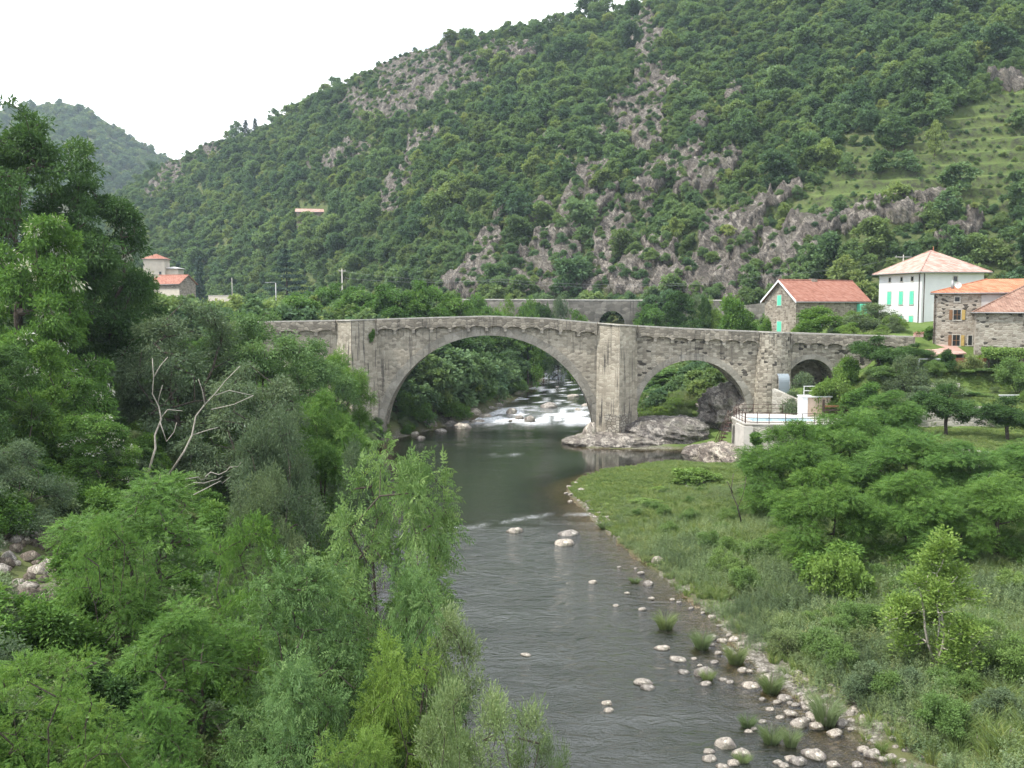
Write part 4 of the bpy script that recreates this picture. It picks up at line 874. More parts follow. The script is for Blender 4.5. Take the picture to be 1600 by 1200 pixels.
TILE_RED = tile_mat('red_clay_tile', (0.25, 0.105, 0.072), (0.34, 0.155, 0.110), (0.40, 0.21, 0.155))
TILE_ORANGE = tile_mat('orange_clay_tile', (0.37, 0.135, 0.072), (0.47, 0.19, 0.105), (0.52, 0.26, 0.155))
TILE_PINK = tile_mat('weathered_pink_tile', (0.34, 0.20, 0.155), (0.46, 0.30, 0.245), (0.56, 0.42, 0.36))
TILE_BROWN = tile_mat('old_brown_tile', (0.20, 0.12, 0.088), (0.29, 0.175, 0.13), (0.37, 0.25, 0.19))
STONE_HOUSE = masonry('house_rubble_stone', 2.4, 4.0, [(0.20, 0.165, 0.13), (0.36, 0.31, 0.25), (0.50, 0.45, 0.38)], (0.40, 0.365, 0.31), 0.10, 0.12, 0.0, 0.6, 0.0, yk=1.0)
STONE_PALE = masonry('pale_house_rubble_stone', 2.2, 4.4, [(0.30, 0.26, 0.21), (0.46, 0.415, 0.35), (0.60, 0.555, 0.48)], (0.46, 0.425, 0.36), 0.10, 0.12, 0.0, 0.7, 0.03, yk=1.0)
PLASTER = simple_mat('white_plaster', (0.66, 0.66, 0.65), 0.9, 0.06, 0.6); PLASTER_GREY = simple_mat('grey_render', (0.42, 0.41, 0.39), 0.95, 0.12, 1.0)
PLASTER_CREAM = simple_mat('cream_render', (0.56, 0.50, 0.41), 0.95, 0.12, 0.8)
MINT = simple_mat('mint_green_paint', (0.13, 0.60, 0.40), 0.6, 0.08); DARKWOOD = simple_mat('dark_timber', (0.06, 0.042, 0.03), 0.8); BROWNWOOD = simple_mat('brown_shutter_wood', (0.20, 0.105, 0.05), 0.8)
YELLOWWOOD = simple_mat('ochre_shutter_wood', (0.42, 0.30, 0.10), 0.8); GLASS = simple_mat('dark_window_glass', (0.015, 0.018, 0.02), 0.1, 0.1, 3, 0.5); ZINC = simple_mat('zinc_gutter', (0.30, 0.30, 0.30), 0.5, 0.1, 3, 0.5, 0.6)
WHITE = simple_mat('white_paint', (0.78, 0.78, 0.77), 0.6, 0.05); IRON = simple_mat('rusty_brown_iron', (0.07, 0.04, 0.032), 0.75, 0.3); FENCEWOOD = simple_mat('red_brown_fence_wood', (0.25, 0.105, 0.055), 0.85, 0.2)
class House:
    """walls on a rotated rectangle; faces are 0 front, 1 right, 2 back, 3 left"""
    def __init__(s, name, x, y, z, rz, L_, W_, h, label, cat='house', base=3.0):
        s.r = empty(name, (x, y, z), label, cat, None, rz); s.L, s.W, s.h, s.base = L_, W_, h, base; s.holes = []
    def walls(s, mat, gables=False, rise=0.0, name='wall'):
        mb = MB(); L_, W_, h, b = s.L, s.W, s.h, -s.base; mb.box(0, L_, 0, W_, b, h)
        if gables:
            for x in (0.0, L_): mb.add([(x, 0, h), (x, W_, h), (x, W_/2, h+rise)], [(0, 1, 2)])
        o = mb.build(name, mat, s.r); return o
    def gable_roof(s, rise, mat, ov=0.45, th=0.16, eave=0.5, name='roof', fascia=None):
        mb = MB(); L_, W_, h = s.L, s.W, s.h; k = rise/(W_/2); ye = eave
        for sg in (0, 1):
            ya, yb = (-ye, W_/2) if sg == 0 else (W_+ye, W_/2); za, zb = h - k*ye + 0.02, h + rise + 0.02
            vs = [(-ov, ya, za), (L_+ov, ya, za), (L_+ov, yb, zb), (-ov, yb, zb)]; vs += [(a, b, c+th) for a, b, c in vs]
            mb.add(vs, [(3, 2, 1, 0), (4, 5, 6, 7), (0, 1, 5, 4), (1, 2, 6, 5), (3, 0, 4, 7)])
        o = mb.build(name, mat, s.r)
        rb = MB(); rb.tube([(-ov, W_/2, h+rise+th+0.03), (L_+ov, W_/2, h+rise+th+0.03)], 0.12, 6); rb.build('ridge_tiles', mat, o)
        if fascia:
            fb = MB()
            for x in (-ov-0.03,):
                for ya in (-ye, W_+ye):
                    za = h - k*ye; vs = [(x, ya, za-0.12), (x, W_/2, h+rise-0.12), (x, W_/2, h+rise+th+0.03), (x, ya, za+th+0.03)]; vs += [(a+0.06, b, c) for a, b, c in vs]
                    fb.add(vs, [(0, 1, 2, 3), (7, 6, 5, 4), (0, 4, 5, 1), (1, 5, 6, 2), (2, 6, 7, 3), (3, 7, 4, 0)])
            fb.build('barge_board', fascia, o)
        g = MB(); g.tube([(-ov, -ye-0.06, h-k*ye+0.02), (L_+ov, -ye-0.06, h-k*ye+0.02)], 0.07, 6); g.build('gutter', ZINC, o); return o
    def hip_roof(s, rise, mat, ov=0.5, th=0.14, ridge=0.0, cx=None, name='roof', hips=True):
        L_, W_, h = s.L, s.W, s.h; cx = L_/2 if cx is None else cx; z0 = h + 0.02; mb = MB(); zr = h + rise
        c = [(-ov, -ov), (L_+ov, -ov), (L_+ov, W_+ov), (-ov, W_+ov)]; A, B = (cx-ridge/2, W_/2), (cx+ridge/2, W_/2)
        low = [(x, y, z0) for x, y in c]; up = [(x, y, z0+th) for x, y in c]; a, b = (*A, zr), (*B, zr)
        mb.add(low + up + [a, b], [(3, 2, 1, 0), (0, 1, 5, 4), (1, 2, 6, 5), (2, 3, 7, 6), (3, 0, 4, 7), (4, 5, 9, 8) if ridge else (4, 5, 8), (5, 6, 9), (6, 7, 8, 9) if ridge else (6, 7, 8), (7, 4, 8)] if ridge else [(3, 2, 1, 0), (0, 1, 5, 4), (1, 2, 6, 5), (2, 3, 7, 6), (3, 0, 4, 7), (4, 5, 8), (5, 6, 8), (6, 7, 8), (7, 4, 8)])
        o = mb.build(name, mat, s.r)
        if hips:
            for i, t in ((4, a), (5, b), (6, b), (7, a)): hb = MB(); hb.tube([(up+[a])[i-4], t], 0.09, 5); hb.build('hip_tiles', mat, o)
        g = MB(); pts = [(x*1.0 + (0.06 if x > 0 else -0.06), y + (0.06 if y > 0 else -0.06), z0+0.02) for x, y in c]; g.tube([pts[3], pts[0], pts[1], pts[2]], 0.07, 6); g.build('gutter', ZINC, o); return o
    def opening(s, face, t, z, w, h, kind='shut', mat=None, mat2=None):
        """a window on a face: t metres along, z sill height"""
        L_, W_ = s.L, s.W
        def P(a, d, c):  # along, outwards, up
            return ((a, -d, c), (L_+d, a, c), (L_-a, W_+d, c), (-d, W_-a, c))[face]
        def slab(mb, a0, a1, d0, d1, c0, c1):
            v = [P(a, d, c) for c in (c0, c1) for a, d in ((a0, d0), (a1, d0), (a1, d1), (a0, d1))]
            mb.add(v, [(3, 2, 1, 0), (4, 5, 6, 7), (0, 1, 5, 4), (1, 2, 6, 5), (2, 3, 7, 6), (3, 0, 4, 7)])
        fr = MB()
        for a0, a1, c0, c1 in ((t-w/2-.1, t+w/2+.1, z+h, z+h+.12), (t-w/2-.1, t-w/2, z, z+h), (t+w/2, t+w/2+.1, z, z+h)): slab(fr, a0, a1, -0.02, 0.035, c0, c1)
        f = fr.build('window', M_COPE, s.r)
        sb = MB(); slab(sb, t-w/2-.14, t+w/2+.14, -0.02, 0.09, z-0.11, z-0.004); sb.build('sill', M_COPE, f)
        gb = MB(); slab(gb, t-w/2, t+w/2, -0.1, 0.012, z, z+h); gb.build('pane', GLASS, f)
        if kind == 'shut':
            for k in (0, 1):
                b = MB(); slab(b, t-w/2*(1-k)+0.012*k, t-0.012+(w/2+0.012)*k, 0.014, 0.055, z+0.01, z+h-0.01)
                for q in range(4): slab(b, t-w/2*(1-k)+0.03+0.012*k, t-0.04+(w/2+0.012)*k, 0.055, 0.068, z+0.12+q*(h-0.2)/4, z+0.06+(q+1)*(h-0.2)/4)
                b.build('shutter', mat, f)
        elif kind == 'open':
            for k in (0, 1):
                b = MB(); a0 = t-w/2-.11-w*0.48 if k == 0 else t+w/2+.11
                slab(b, a0, a0+w*0.48, 0.05, 0.09, z+0.01, z+h-0.01); b.build('shutter', mat if k == 0 else (mat2 or mat), f)
            mb = MB(); slab(mb, t-0.03, t+0.03, 0.014, 0.03, z, z+h); slab(mb, t-w/2, t-0.034, 0.014, 0.028, z+h*0.5-0.03, z+h*0.5+0.03); slab(mb, t+0.034, t+w/2, 0.014, 0.028, z+h*0.5-0.03, z+h*0.5+0.03); mb.build('glazing_bar', BROWNWOOD, f)
        return f
    def pipe(s, face, t, z0, z1):
        L_, W_ = s.L, s.W; p = ((t, -0.1), (L_+0.1, t), (L_-t, W_+0.1), (-0.1, W_-t))[face]
        b = MB(); b.tube([(p[0], p[1], z0), (p[0], p[1], z1)], 0.06, 6); b.build('downpipe', DARKWOOD, s.r)
# stone house with red roof and mint shutters
hx, _, _ = at(1244, 480, 139.0)
hA = House('stone_house', hx, 139.0, 11.3, R_(24), 13.3, 7.0, 5.2, 'rubble stone gabled house with red tiled roof and mint green shutters, behind the bridge parapet')
hA.walls(STONE_HOUSE, True, 2.75); hA.gable_roof(2.75, TILE_RED, fascia=WHITE)
hA.opening(3, 3.3, 4.35, 0.85, 1.5, 'shut', MINT); hA.opening(3, 3.4, 0.5, 0.95, 1.5, 'shut', MINT); hA.opening(0, 9.6, 0.4, 0.95, 1.6, 'shut', MINT); hA.opening(0, 4.2, 0.4, 0.9, 1.6, 'shut', MINT)
b = MB(); b.box(5.6, 6.6, 3.2, 3.9, 7.4, 8.35); b.build('chimney', STONE_HOUSE, hA.r)
b = MB(); b.box(11.35, 13.4, -1.15, -0.02, 2.1, 2.3); bal = b.build('balcony', PLASTER_GREY, hA.r)
b = MB(); b.box(11.35, 11.42, -1.1, -0.05, 2.3, 4.6); b.box(11.42, 12.3, -1.12, -1.06, 2.3, 4.6)
b.build('screen', MINT, bal)
b = MB()
for k in range(9): b.tube([(12.35+k*0.12, -1.1, 2.3), (12.35+k*0.12, -1.1, 3.25)], 0.015, 4)
b.tube([(12.3, -1.1, 3.27), (13.4, -1.1, 3.27)], 0.025, 5); b.build('railing', ZINC, bal)
# tall white house with hipped roof
bx, _, _ = at(1439, 480, 137.5)
hB = House('white_house', bx, 137.5, 11.2, R_(9), 9.7, 11.4, 9.1, 'tall white plastered house with hipped pink tiled roof and rows of mint shutters')
hB.walls(PLASTER); hB.hip_roof(3.5, TILE_PINK, ov=0.75)
for t in (3.0, 6.2, 9.0):
    hB.opening(3, t, 8.0, 0.55, 0.6, 'none')
    hB.opening(3, t, 4.6, 1.0, 1.9, 'shut', MINT); hB.opening(3, t, 0.9, 1.0, 2.0, 'shut', MINT)
hB.opening(0, 5.2, 7.9, 0.6, 0.7, 'none'); hB.pipe(3, 10.9, -1.5, 9.0); hB.pipe(0, 0.35, -1.5, 9.0)
b = MB(); b.tube([(5.25, 5.7, 12.5), (5.25, 5.7, 13.2)], [0.10, 0.03], 6); b.build('finial', TILE_ORANGE, hB.r)
# stone house with orange roof
cx_, _, _ = at(1459, 480, 112.0)
hC = House('stone_house', cx_, 112.0, 9.6, R_(-24), 13.0, 8.0, 7.35, 'narrow pale stone house with low orange tiled roof and brown shutters')
hC.walls(STONE_PALE); hC.hip_roof(1.75, TILE_ORANGE, ov=0.35, ridge=4.0, cx=7.6)
hC.opening(0, 2.45, 6.45, 0.5, 0.5, 'none'); hC.opening(0, 2.5, 4.35, 0.75, 1.15, 'open', BROWNWOOD, YELLOWWOOD); hC.opening(0, 2.5, 1.35, 0.75, 1.25, 'open', BROWNWOOD, YELLOWWOOD); hC.opening(0, 3.95, 1.45, 0.42, 1.1, 'none')
b = MB(); b.box(4.95, 13.0, -0.05, -0.004, 2, 7.2); b.build('rendered_wall', PLASTER_GREY, hC.r)
b = MB(); b.tube([(1.9, 0.9, 7.6), (1.9, 0.9, 8.9)], 0.14, 8); b.build('chimney', ZINC, hC.r)
b = MB(); b.tube([(2.5, 0.55, 7.8), (2.5, 0.55, 8.3)], 0.03, 5)
for a_ in range(12):
    t0, t1 = a_*math.pi/6, (a_+1)*math.pi/6
    b.add([(2.5, 0.50, 8.35), (2.5+0.36*math.cos(t0), 0.36, 8.35+0.36*math.sin(t0)), (2.5+0.36*math.cos(t1), 0.36, 8.35+0.36*math.sin(t1))], [(0, 1, 2)])
b.build('satellite_dish', WHITE, hC.r)
b = MB(); b.add([(9.6, 1.2, 8.02), (10.7, 1.2, 8.02), (10.7, 2.3, 8.5), (9.6, 2.3, 8.5), (9.6, 1.2, 8.12), (10.7, 1.2, 8.12), (10.7, 2.3, 8.6), (9.6, 2.3, 8.6)], [(3, 2, 1, 0), (4, 5, 6, 7), (0, 1, 5, 4), (1, 2, 6, 5), (2, 3, 7, 6), (3, 0, 4, 7)]); b.build('skylight', PLASTER_GREY, hC.r)
hC.pipe(0, 0.12, -1, 7.2)
# long stone barn at the right edge
dx, _, _ = at(1526, 480, 105.0)
hD = House('stone_barn', dx, 105.0, 9.1, R_(-24), 17.0, 8.0, 5.65, 'long windowless stone barn with brown tiled roof at the right edge', 'barn')
hD.walls(STONE_PALE); hD.hip_roof(3.4, TILE_BROWN, ov=0.35, ridge=7.0, cx=9.0)
# lean-to shed, fence panels, pergola
sx, _, _ = at(1462, 480, 107.2)
sh = empty('lean_to_shed', (sx, 107.2, 8.2), 'open lean-to shed with sloping pale tiled roof in front of the stone house', 'shed', None, R_(3))
b = MB(); vs = [(-0.5, -0.5, 1.75), (3.4, -0.6, 2.0), (4.6, 4.3, 2.75), (0.3, 4.3, 2.75)]; vs += [(a, c, d+0.12) for a, c, d in vs]
b.add(vs, [(3, 2, 1, 0), (4, 5, 6, 7), (0, 1, 5, 4), (1, 2, 6, 5), (2, 3, 7, 6), (3, 0, 4, 7)]); b.build('roof', TILE_PINK, sh)
b = MB(); b.box(0.2, 4.3, 3.6, 3.8, -2.0, 2.6); b.build('back_wall', PLASTER_GREY, sh)
b = MB(); b.add([(3.3, 0, -2), (3.9, 3.6, -2), (3.9, 3.6, 2.58), (3.3, 0, 1.95), (3.42, 0, -2), (4.02, 3.6, -2), (4.02, 3.6, 2.58), (3.42, 0, 1.95)], [(0, 1, 2, 3), (7, 6, 5, 4), (0, 4, 5, 1), (1, 5, 6, 2), (2, 6, 7, 3), (3, 7, 4, 0)]); b.build('side_wall', PLASTER_GREY, sh)
for px_ in (0.0, 1.7): b = MB(); b.box(px_-0.07, px_+0.07, 0, 0.14, -2, 1.8); b.build('post', DARKWOOD, sh)
for i, (u0, u1, lb) in enumerate(((1489, 1518, 'left brown slatted fence panel beside the lean-to shed'), (1519, 1545, 'right brown slatted fence panel, nearest the vine pergola'))):
    x0, x1 = at(u0, 480, 103.4)[0], at(u1, 480, 103.4)[0]; r = empty('fence_panel', (x0, 103.4, 8.0), lb, 'fence', 'brown slatted fence panels')
    b = MB()
    for k in range(13): b.box(0.05, x1-x0-0.05, -0.02, 0.02, -0.1+k*0.16, 0.035+k*0.16)
    b.build('slats', FENCEWOOD, r)
    for xx in (0.0, x1-x0-0.08): b = MB(); b.box(xx, xx+0.08, -0.05, 0.05, -1.2, 2.1); b.build('post', FENCEWOOD, r)
gx0 = at(1546, 480, 101.6)[0]
pg = empty('vine_pergola', (gx0, 101.6, 8.0), 'green vine covered pergola in front of the long stone barn', 'pergola', None, R_(-24))
for px_ in (0.15, 3.0, 6.0): b = MB(); b.box(px_-0.07, px_+0.07, 0, 0.14, -1.5, 2.35); b.build('post', DARKWOOD, pg)
b = MB()
for k in range(3): b.box(-0.2, 8, 0.02+k*1.2, 0.12+k*1.2, 2.36, 2.5)
for k in range(9): b.box(k*0.9-0.05, k*0.9+0.05, -0.3, 3.2, 2.504, 2.6)
b.build('beams', DARKWOOD, pg)
rng = np.random.default_rng(7); n = 9000
p = np.stack([rng.uniform(-0.5, 8, n), rng.uniform(-0.6, 3.3, n), 2.62 + rng.random(n)*0.45], 1); fr_ = rng.random(n) < 0.3; p[fr_, 1] = -0.5 + rng.normal(0, .1, fr_.sum()); p[fr_, 2] = 2.75 - rng.random(fr_.sum())**1.5*0.7
V, Q = leaf_quads(p, unit(rng.normal(0, 1, (n, 3)) + np.array([0, 0, -.5])), unit(rng.normal(0, .6, (n, 3)) + np.array([0, -.3, 1])), rng.uniform(.14, .26, n), rng.uniform(.1, .18, n))
addobj('vine', npmesh('vine', V, Q, mats=[LEAF['yellow']], attrs=dict(tint=np.repeat(rng.random(n), 4))), pg)

# ------------------------------------------------------------------ far buildings
def far_house(name, u, Y, zb, L_, W_, h, rz, label, wall, roof, kind, rise, ov=0.4):
    H_ = House(name, at(u, 480, Y)[0], Y, zb, rz, L_, W_, h, label, base=6); H_.walls(wall, kind == 'gable', rise)
    (H_.gable_roof(rise, roof, ov) if kind == 'gable' else H_.hip_roof(rise, roof, ov, hips=False)); return H_
Zf = lambda v, Y: at(800, v, Y)[2]
t_ = far_house('stone_tower', 226, 262, Zf(455, 262), 5.6, 5.0, Zf(405, 262)-Zf(455, 262), R_(4), 'square pale stone tower with red pyramid roof above the village trees', PLASTER_CREAM, TILE_RED, 'hip', 1.6); t_.opening(0, 4.4, 4.5, 0.6, 0.8, 'none')
w_ = far_house('rendered_house', 258, 264, Zf(455, 264), 3.8, 5.0, Zf(420, 264)-Zf(455, 264), R_(2), 'small grey rendered house with pale roof beside the red capped tower', PLASTER_CREAM, simple_mat('pale_sheet_roof', (0.66, 0.64, 0.60), 0.7), 'hip', 0.7); w_.opening(0, 1.2, 1.2, 0.6, 0.6, 'none')
v_ = far_house('village_barn', 236, 252, Zf(470, 252), 9.2, 6.5, Zf(443, 252)-Zf(470, 252), R_(-20), 'long low village barn with red tiled gable roof below the red capped tower', STONE_HOUSE, TILE_RED, 'gable', 2.1)
b = MB(); b.box(-0.05, 9.2, -0.06, -0.004, 0.2, Zf(443, 252)-Zf(470, 252)-1.4); b.build('rendered_wall', PLASTER_CREAM, v_.r)
far_house('low_shed', 344, 190, Zf(490, 190), 3.6, 3.0, 0.9, R_(6), 'tiny roof of orange tiles among the trees left of the bridge', PLASTER, TILE_ORANGE, 'gable', 0.7, 0.2)
gw = wall_strip('garden_wall', [A_(326, 230), A_(370, 228)], Zf(462, 230), Zf(472, 230), 0.4, PLASTER_CREAM, 'short pale wall among the village trees beyond the bridge', (), 0.12)
hp = HILL.hit(492, 342)
hut = House('hillside_house', hp[0]-5.5, hp[1]-4, hp[2]-1.0, R_(8), 11.0, 5.0, 3.4, 'lone low stone house with pale roof high on the wooded hillside', base=4)
hut.walls(STONE_HOUSE, True, 1.1); hut.gable_roof(1.1, TILE_PINK, 0.5)
hut.opening(0, 3.0, 0.9, 0.8, 1.2, 'none'); hut.opening(0, 7.2, 0.9, 0.8, 1.2, 'none')
# ------------------------------------------------------------------ rocks and boulders
def ico(sub):
    bm = bmesh.new(); bmesh.ops.create_icosphere(bm, subdivisions=sub, radius=1.0)
    v = np.array([p.co[:] for p in bm.verts]); f = np.array([[q.index for q in p.verts] for p in bm.faces]); bm.free(); return v, f
ICO4, ICO5 = ico(4), ico(6)
def boulder_mesh(seed, ang=0.3, sub=None):
    v, f = sub or ICO4; s = seed*7.3
    n = v.copy(); d = 1 + 0.55*(fbm(n[:, 0]*1.1+s, n[:, 1]*1.1, n[:, 2]*1.1, seed, 3)-0.5) + 0.10*(fbm(n[:, 0]*4+s, n[:, 1]*4, n[:, 2]*4, seed, 3)-0.5)
    p = n*d[:, None]; rng = np.random.default_rng(seed)
    for _ in range(int(6+ang*14)):       # broken faces
        q = unit(rng.normal(0, 1, 3)); h = rng.uniform(0.72, 0.95) - ang*0.2; t = p@q; p = p - np.maximum(t-h, 0)[:, None]*q*0.85
    me = npmesh('boulder', p, None, f, [BOULDER], smooth=True); return me
B_ROUND = [boulder_mesh(i+1, 0.12) for i in range(6)]; B_ANG = [boulder_mesh(i+20, 0.75) for i in range(5)]
RUBBLE = rock_mat('brown_rubble', 1.3, 1.8, 0.72, 0.06); B_RUB = []
for q_ in B_ANG: c_ = q_.copy(); c_.materials[0] = RUBBLE; B_RUB.append(c_)
def stone(name, x, y, z, sx, sy, sz, label, group=None, seed=0, ang=False, rz=None, cat='boulder'):
    o = addobj(name, (B_RUB if name == 'rubble_stone' and seed < 660 else B_ANG if ang else B_ROUND)[seed % (5 if ang else 6)], None, (x, y, z)); r = random.Random(seed*31+7)
    o.rotation_euler = (r.uniform(-.15, .15), r.uniform(-.15, .15), rz if rz is not None else r.uniform(-0.5, 0.5)); o.scale = (sx, sy, sz)
    return tag(o, label, cat, group)
def stone_px(u, v, w, h, label, group=None, seed=0, ang=False, name='boulder', z=0.0, depth=0.8):
    """w, h: size in the photo in pixels, v its foot"""
    x, y, _ = onz(u, v, z); z0 = max(z, g1(x, y) if z == 0 else z) if z == 0 else z
    k = y/FPX; sx = w*k/2; sz = max(h*k*0.60, 0.06); return stone(name, x, y + sx*depth*0.5, z0 - sz*0.10, sx, max(sx*depth, 0.1), sz, label, group, seed, ang)
RS = [  # singled out stones of the riverbed
    (804, 832, 26, 12, 'single pale boulder at the lip of the pool, left of the pair'), (890, 836, 36, 10, 'flat pale boulder at the lip of the pool, touching the spotted one'), (882, 852, 34, 17, 'spotted pale boulder in midstream just below the flat one'),
    (926, 911, 17, 7, 'small pale stone alone in midstream below the spotted boulder'), (822, 1025, 19, 6, 'flat grey stone alone in midstream, farthest left in the riffle'), (1006, 1069, 34, 12, 'dark grey oval stone, the upper of a touching pair in midstream'),
    (1013, 1077, 25, 10, 'pale oval stone, the lower of the larger pair in midstream'), (949, 1101, 19, 10, 'dark round stone, the upper of the smaller pair near the bottom'), (952, 1112, 19, 10, 'pale round stone, the lower of the smaller pair near the bottom'),
    (1133, 1168, 38, 24, 'biggest rounded pale boulder standing in the shallows at the bottom'), (1160, 1182, 33, 17, 'pale rounded boulder right below the biggest one in the shallows'), (1109, 1176, 20, 9, 'small flat stone left of the biggest rounded boulder'),
    (1035, 1015, 27, 9, 'long flat whitish stone near the grass tuft in the shallows'), (1062, 1033, 30, 9, 'broken flat pinkish stone below the long flat whitish one'), (1030, 882, 24, 18, 'slanting pale boulder half out of the grass at the bank'),
    (1013, 914, 20, 11, 'pale boulder at the water line below the slanting one'), (980, 928, 10, 5, 'tiny stone out in the water, upstream of the paired grass tufts'), (1004, 953, 15, 6, 'small flat brown stone beside the first water tuft'),
    (1069, 1052, 19, 8, 'oval pale stone left of the mossy boulder'), (1103, 1055, 36, 20, 'mossy grey boulder with grass growing round it in the shallows'), (1175, 1074, 30, 11, 'dark topped flat boulder at the water margin'),
    (1249, 1135, 32, 18, 'rounded boulder in front of the tall grass clump'), (1276, 1185, 38, 20, 'rounded pale boulder in the bottom shallows, right of the gap'), (1306, 1148, 28, 12, 'slab shaped stone leaning on the grass clump'),
    (1365, 1182, 30, 17, 'rounded boulder near the bottom right shallows'), (1513, 1150, 30, 24, 'grey boulder at the foot of the young poplar'), (1480, 1112, 36, 20, 'boulder wedged in the roots of the young poplar'),
    (1330, 1035, 28, 20, 'tall grey boulder among the bank weeds'), (1384, 1053, 36, 14, 'flat pale boulder in the weeds, left of the young poplar'), (1191, 1018, 34, 15, 'broad whitish boulder at the top of the shore stones'),
    (1092, 774, 18, 11, 'pale angular block beside the leafy green mound'), (1073, 778, 10, 8, 'small block left of the pale angular one by the green mound')]
for i, (u, v, w, h, lb) in enumerate(RS): stone_px(u, v, w, h, lb, None, i)
rng = random.Random(4)
def shore_stones(pts, lab, grp, w0, w1, seed0, ang=False, name='boulder'):
    for i, (u, v) in enumerate(pts):
        w = rng.uniform(w0, w1); stone_px(u + rng.uniform(-3, 3), v + rng.uniform(-2, 2), w, w*rng.uniform(0.38, 0.6), lab, grp, seed0+i, ang, name)
shore_stones([(1128, 980), (1140, 992), (1131, 1003), (1115, 1010), (1137, 1015), (1122, 1021), (1150, 1003), (1161, 1010), (1110, 998), (1145, 1024), (1168, 1030), (1086, 1029), (1093, 1042), (1118, 1034), (1132, 1063), (1140, 1068), (1106, 1072), (1160, 1050), (1172, 1052)],
    'pale river stone in the shallows by the upper water tufts', 'stones by the upper water tufts', 10, 22, 100)
shore_stones([(1225, 1093), (1236, 1098), (1250, 1090), (1246, 1103), (1258, 1108), (1233, 1112), (1222, 1121), (1265, 1098), (1240, 1120), (1212, 1100), (1276, 1110), (1205, 1112), (1190, 1128), (1180, 1141), (1168, 1146), (1270, 1122), (1285, 1128)],
    'pale river stone in the cobble patch left of the tall grass clump', 'stones left of the tall grass clump', 12, 26, 140)
shore_stones([(1322, 1095), (1335, 1102), (1340, 1116), (1328, 1122), (1350, 1108), (1366, 1118), (1378, 1126), (1390, 1134), (1318, 1084), (1356, 1130), (1372, 1140), (1352, 1172), (1380, 1190), (1395, 1184), (1412, 1190), (1440, 1186), (1398, 1160), (1420, 1174)],
    'pale river stone in the cobbles right of the tall grass clump', 'stones right of the tall grass clump', 13, 27, 180)
shore_stones([(1216, 1192), (1234, 1186), (1250, 1194), (1262, 1180), (1228, 1198), (1300, 1196), (1340, 1198), (1150, 1196), (1128, 1199), (1110, 1190)], 'rounded stone at the very bottom of the shallows', 'stones at the bottom edge', 16, 30, 220)
shore_stones([(1500, 1160), (1524, 1166), (1545, 1160), (1560, 1168), (1540, 1176), (1580, 1170), (1520, 1178), (1460, 1140), (1436, 1128), (1470, 1152), (1400, 1070), (1420, 1080), (1452, 1092), (1424, 1096), (1585, 1160)],
    'bleached stone in the dry cobbles under the young poplar', 'stones under the young poplar', 16, 34, 240)
shore_stones([(885, 770), (892, 762), (900, 757), (894, 775), (905, 768), (912, 782), (918, 790), (902, 786), (926, 798), (938, 806), (932, 812), (920, 803), (946, 812), (890, 783), (952, 822)],
    'small pale stone on the tip of the grassy spit', 'stones on the spit tip', 5, 13, 270, name='stone')
shore_stones([(1088, 912), (1050, 936), (1062, 944), (990, 890), (1000, 898), (1046, 884), (1068, 902), (1078, 950), (967, 885), (960, 947), (1020, 935), (1096, 958), (1110, 964)],
    'scattered stone along the weedy right shore', 'stones along the right shore', 7, 15, 300, name='stone')
cob = []
while len(cob) < 95:
    f = rng.random(); u = 1185 + f*420; v = np.interp(u, [1185, 1260, 1330, 1450, 1605], [1062, 1088, 1120, 1150, 1178]) + rng.gauss(0, 17)
    if v < 1196: cob.append((u, v))
shore_stones(cob, 'pale cobble in the stony margin at the lower right', 'cobbles of the lower right margin', 7, 24, 700)
# left shore, under the trees and at the foot of the arch
shore_stones([(634, 676), (646, 680), (658, 686), (672, 672), (690, 676), (704, 668), (720, 670), (735, 664), (748, 662), (760, 656), (766, 648), (742, 655), (715, 662), (664, 666), (626, 668), (776, 640)],
    'grey boulder along the far left shore seen through the main arch', 'boulders on the left shore through the arch', 14, 30, 330)
# boulders in the rapids
for i, (u, v, w, h, lb) in enumerate([(799, 645, 22, 14, 'pale squared boulder at the head of the rapids, left side'), (858, 636, 30, 13, 'broad whitish boulder in the middle of the rapids'), (812, 652, 14, 8, 'dark boulder in the white water below the squared one'),
        (828, 655, 18, 11, 'reddish dark boulder in the white water beside the smaller dark one'), (894, 620, 24, 12, 'pale boulder far up the rapids'), (914, 634, 14, 7, 'black boulder at the right of the rapids, by the pier'), (902, 640, 13, 6, 'low brown boulder left of the black one'),
        (870, 606, 12, 5, 'small dark boulder far upstream under the leaves'), (798, 657, 8, 4, 'tiny dark stone at the foot of the white water')]):
    x, y, z = onz(u, v, 0.62); k = y/FPX; stone('boulder', x, y, 0.55, w*k/2, w*k/2*0.8, h*k*0.62, lb, None, 400+i, i % 2 == 0)
# rock ledge that carries the middle pier
def rock_block(name, cx, cy, cz, sx, sy, sz, seed, label, rough=0.35, strata=0.5, rz=0.0, mat=None, cat='rock', tilt=0.25, flat=0.0):
    v, f = ICO5; n = v.copy(); p = np.sign(n)*np.abs(n)**0.8
    q = p*np.array([sx, sy, sz]); rg = ridged(q[:, 0]*0.35+seed, (q[:, 2]+q[:, 0]*tilt)*1.1, q[:, 1]*0.35, seed, 5); big = fbm(q[:, 0]*0.3+seed, q[:, 1]*0.3, q[:, 2]*0.3, seed+3, 3)
    led = np.sin((q[:, 2] + q[:, 0]*tilt + 0.8*big)*5.5); d = (rg-0.4)*rough*1.5 + (big-0.5)*rough*2.6 + led*strata*0.13 + (ridged(q[:, 0]*1.4+seed, q[:, 2]*3.0, q[:, 1]*1.4, seed+5, 4)-0.4)*rough*0.7
    q = q + n*d[:, None]*np.array([1, 1, 0.6 if not flat else flat])
    me = npmesh(name, q, None, f, [mat or ROCK], smooth=True); o = addobj(name, me, None, (cx, cy, cz)); o.rotation_euler = (0, 0, rz); return tag(o, label, cat)
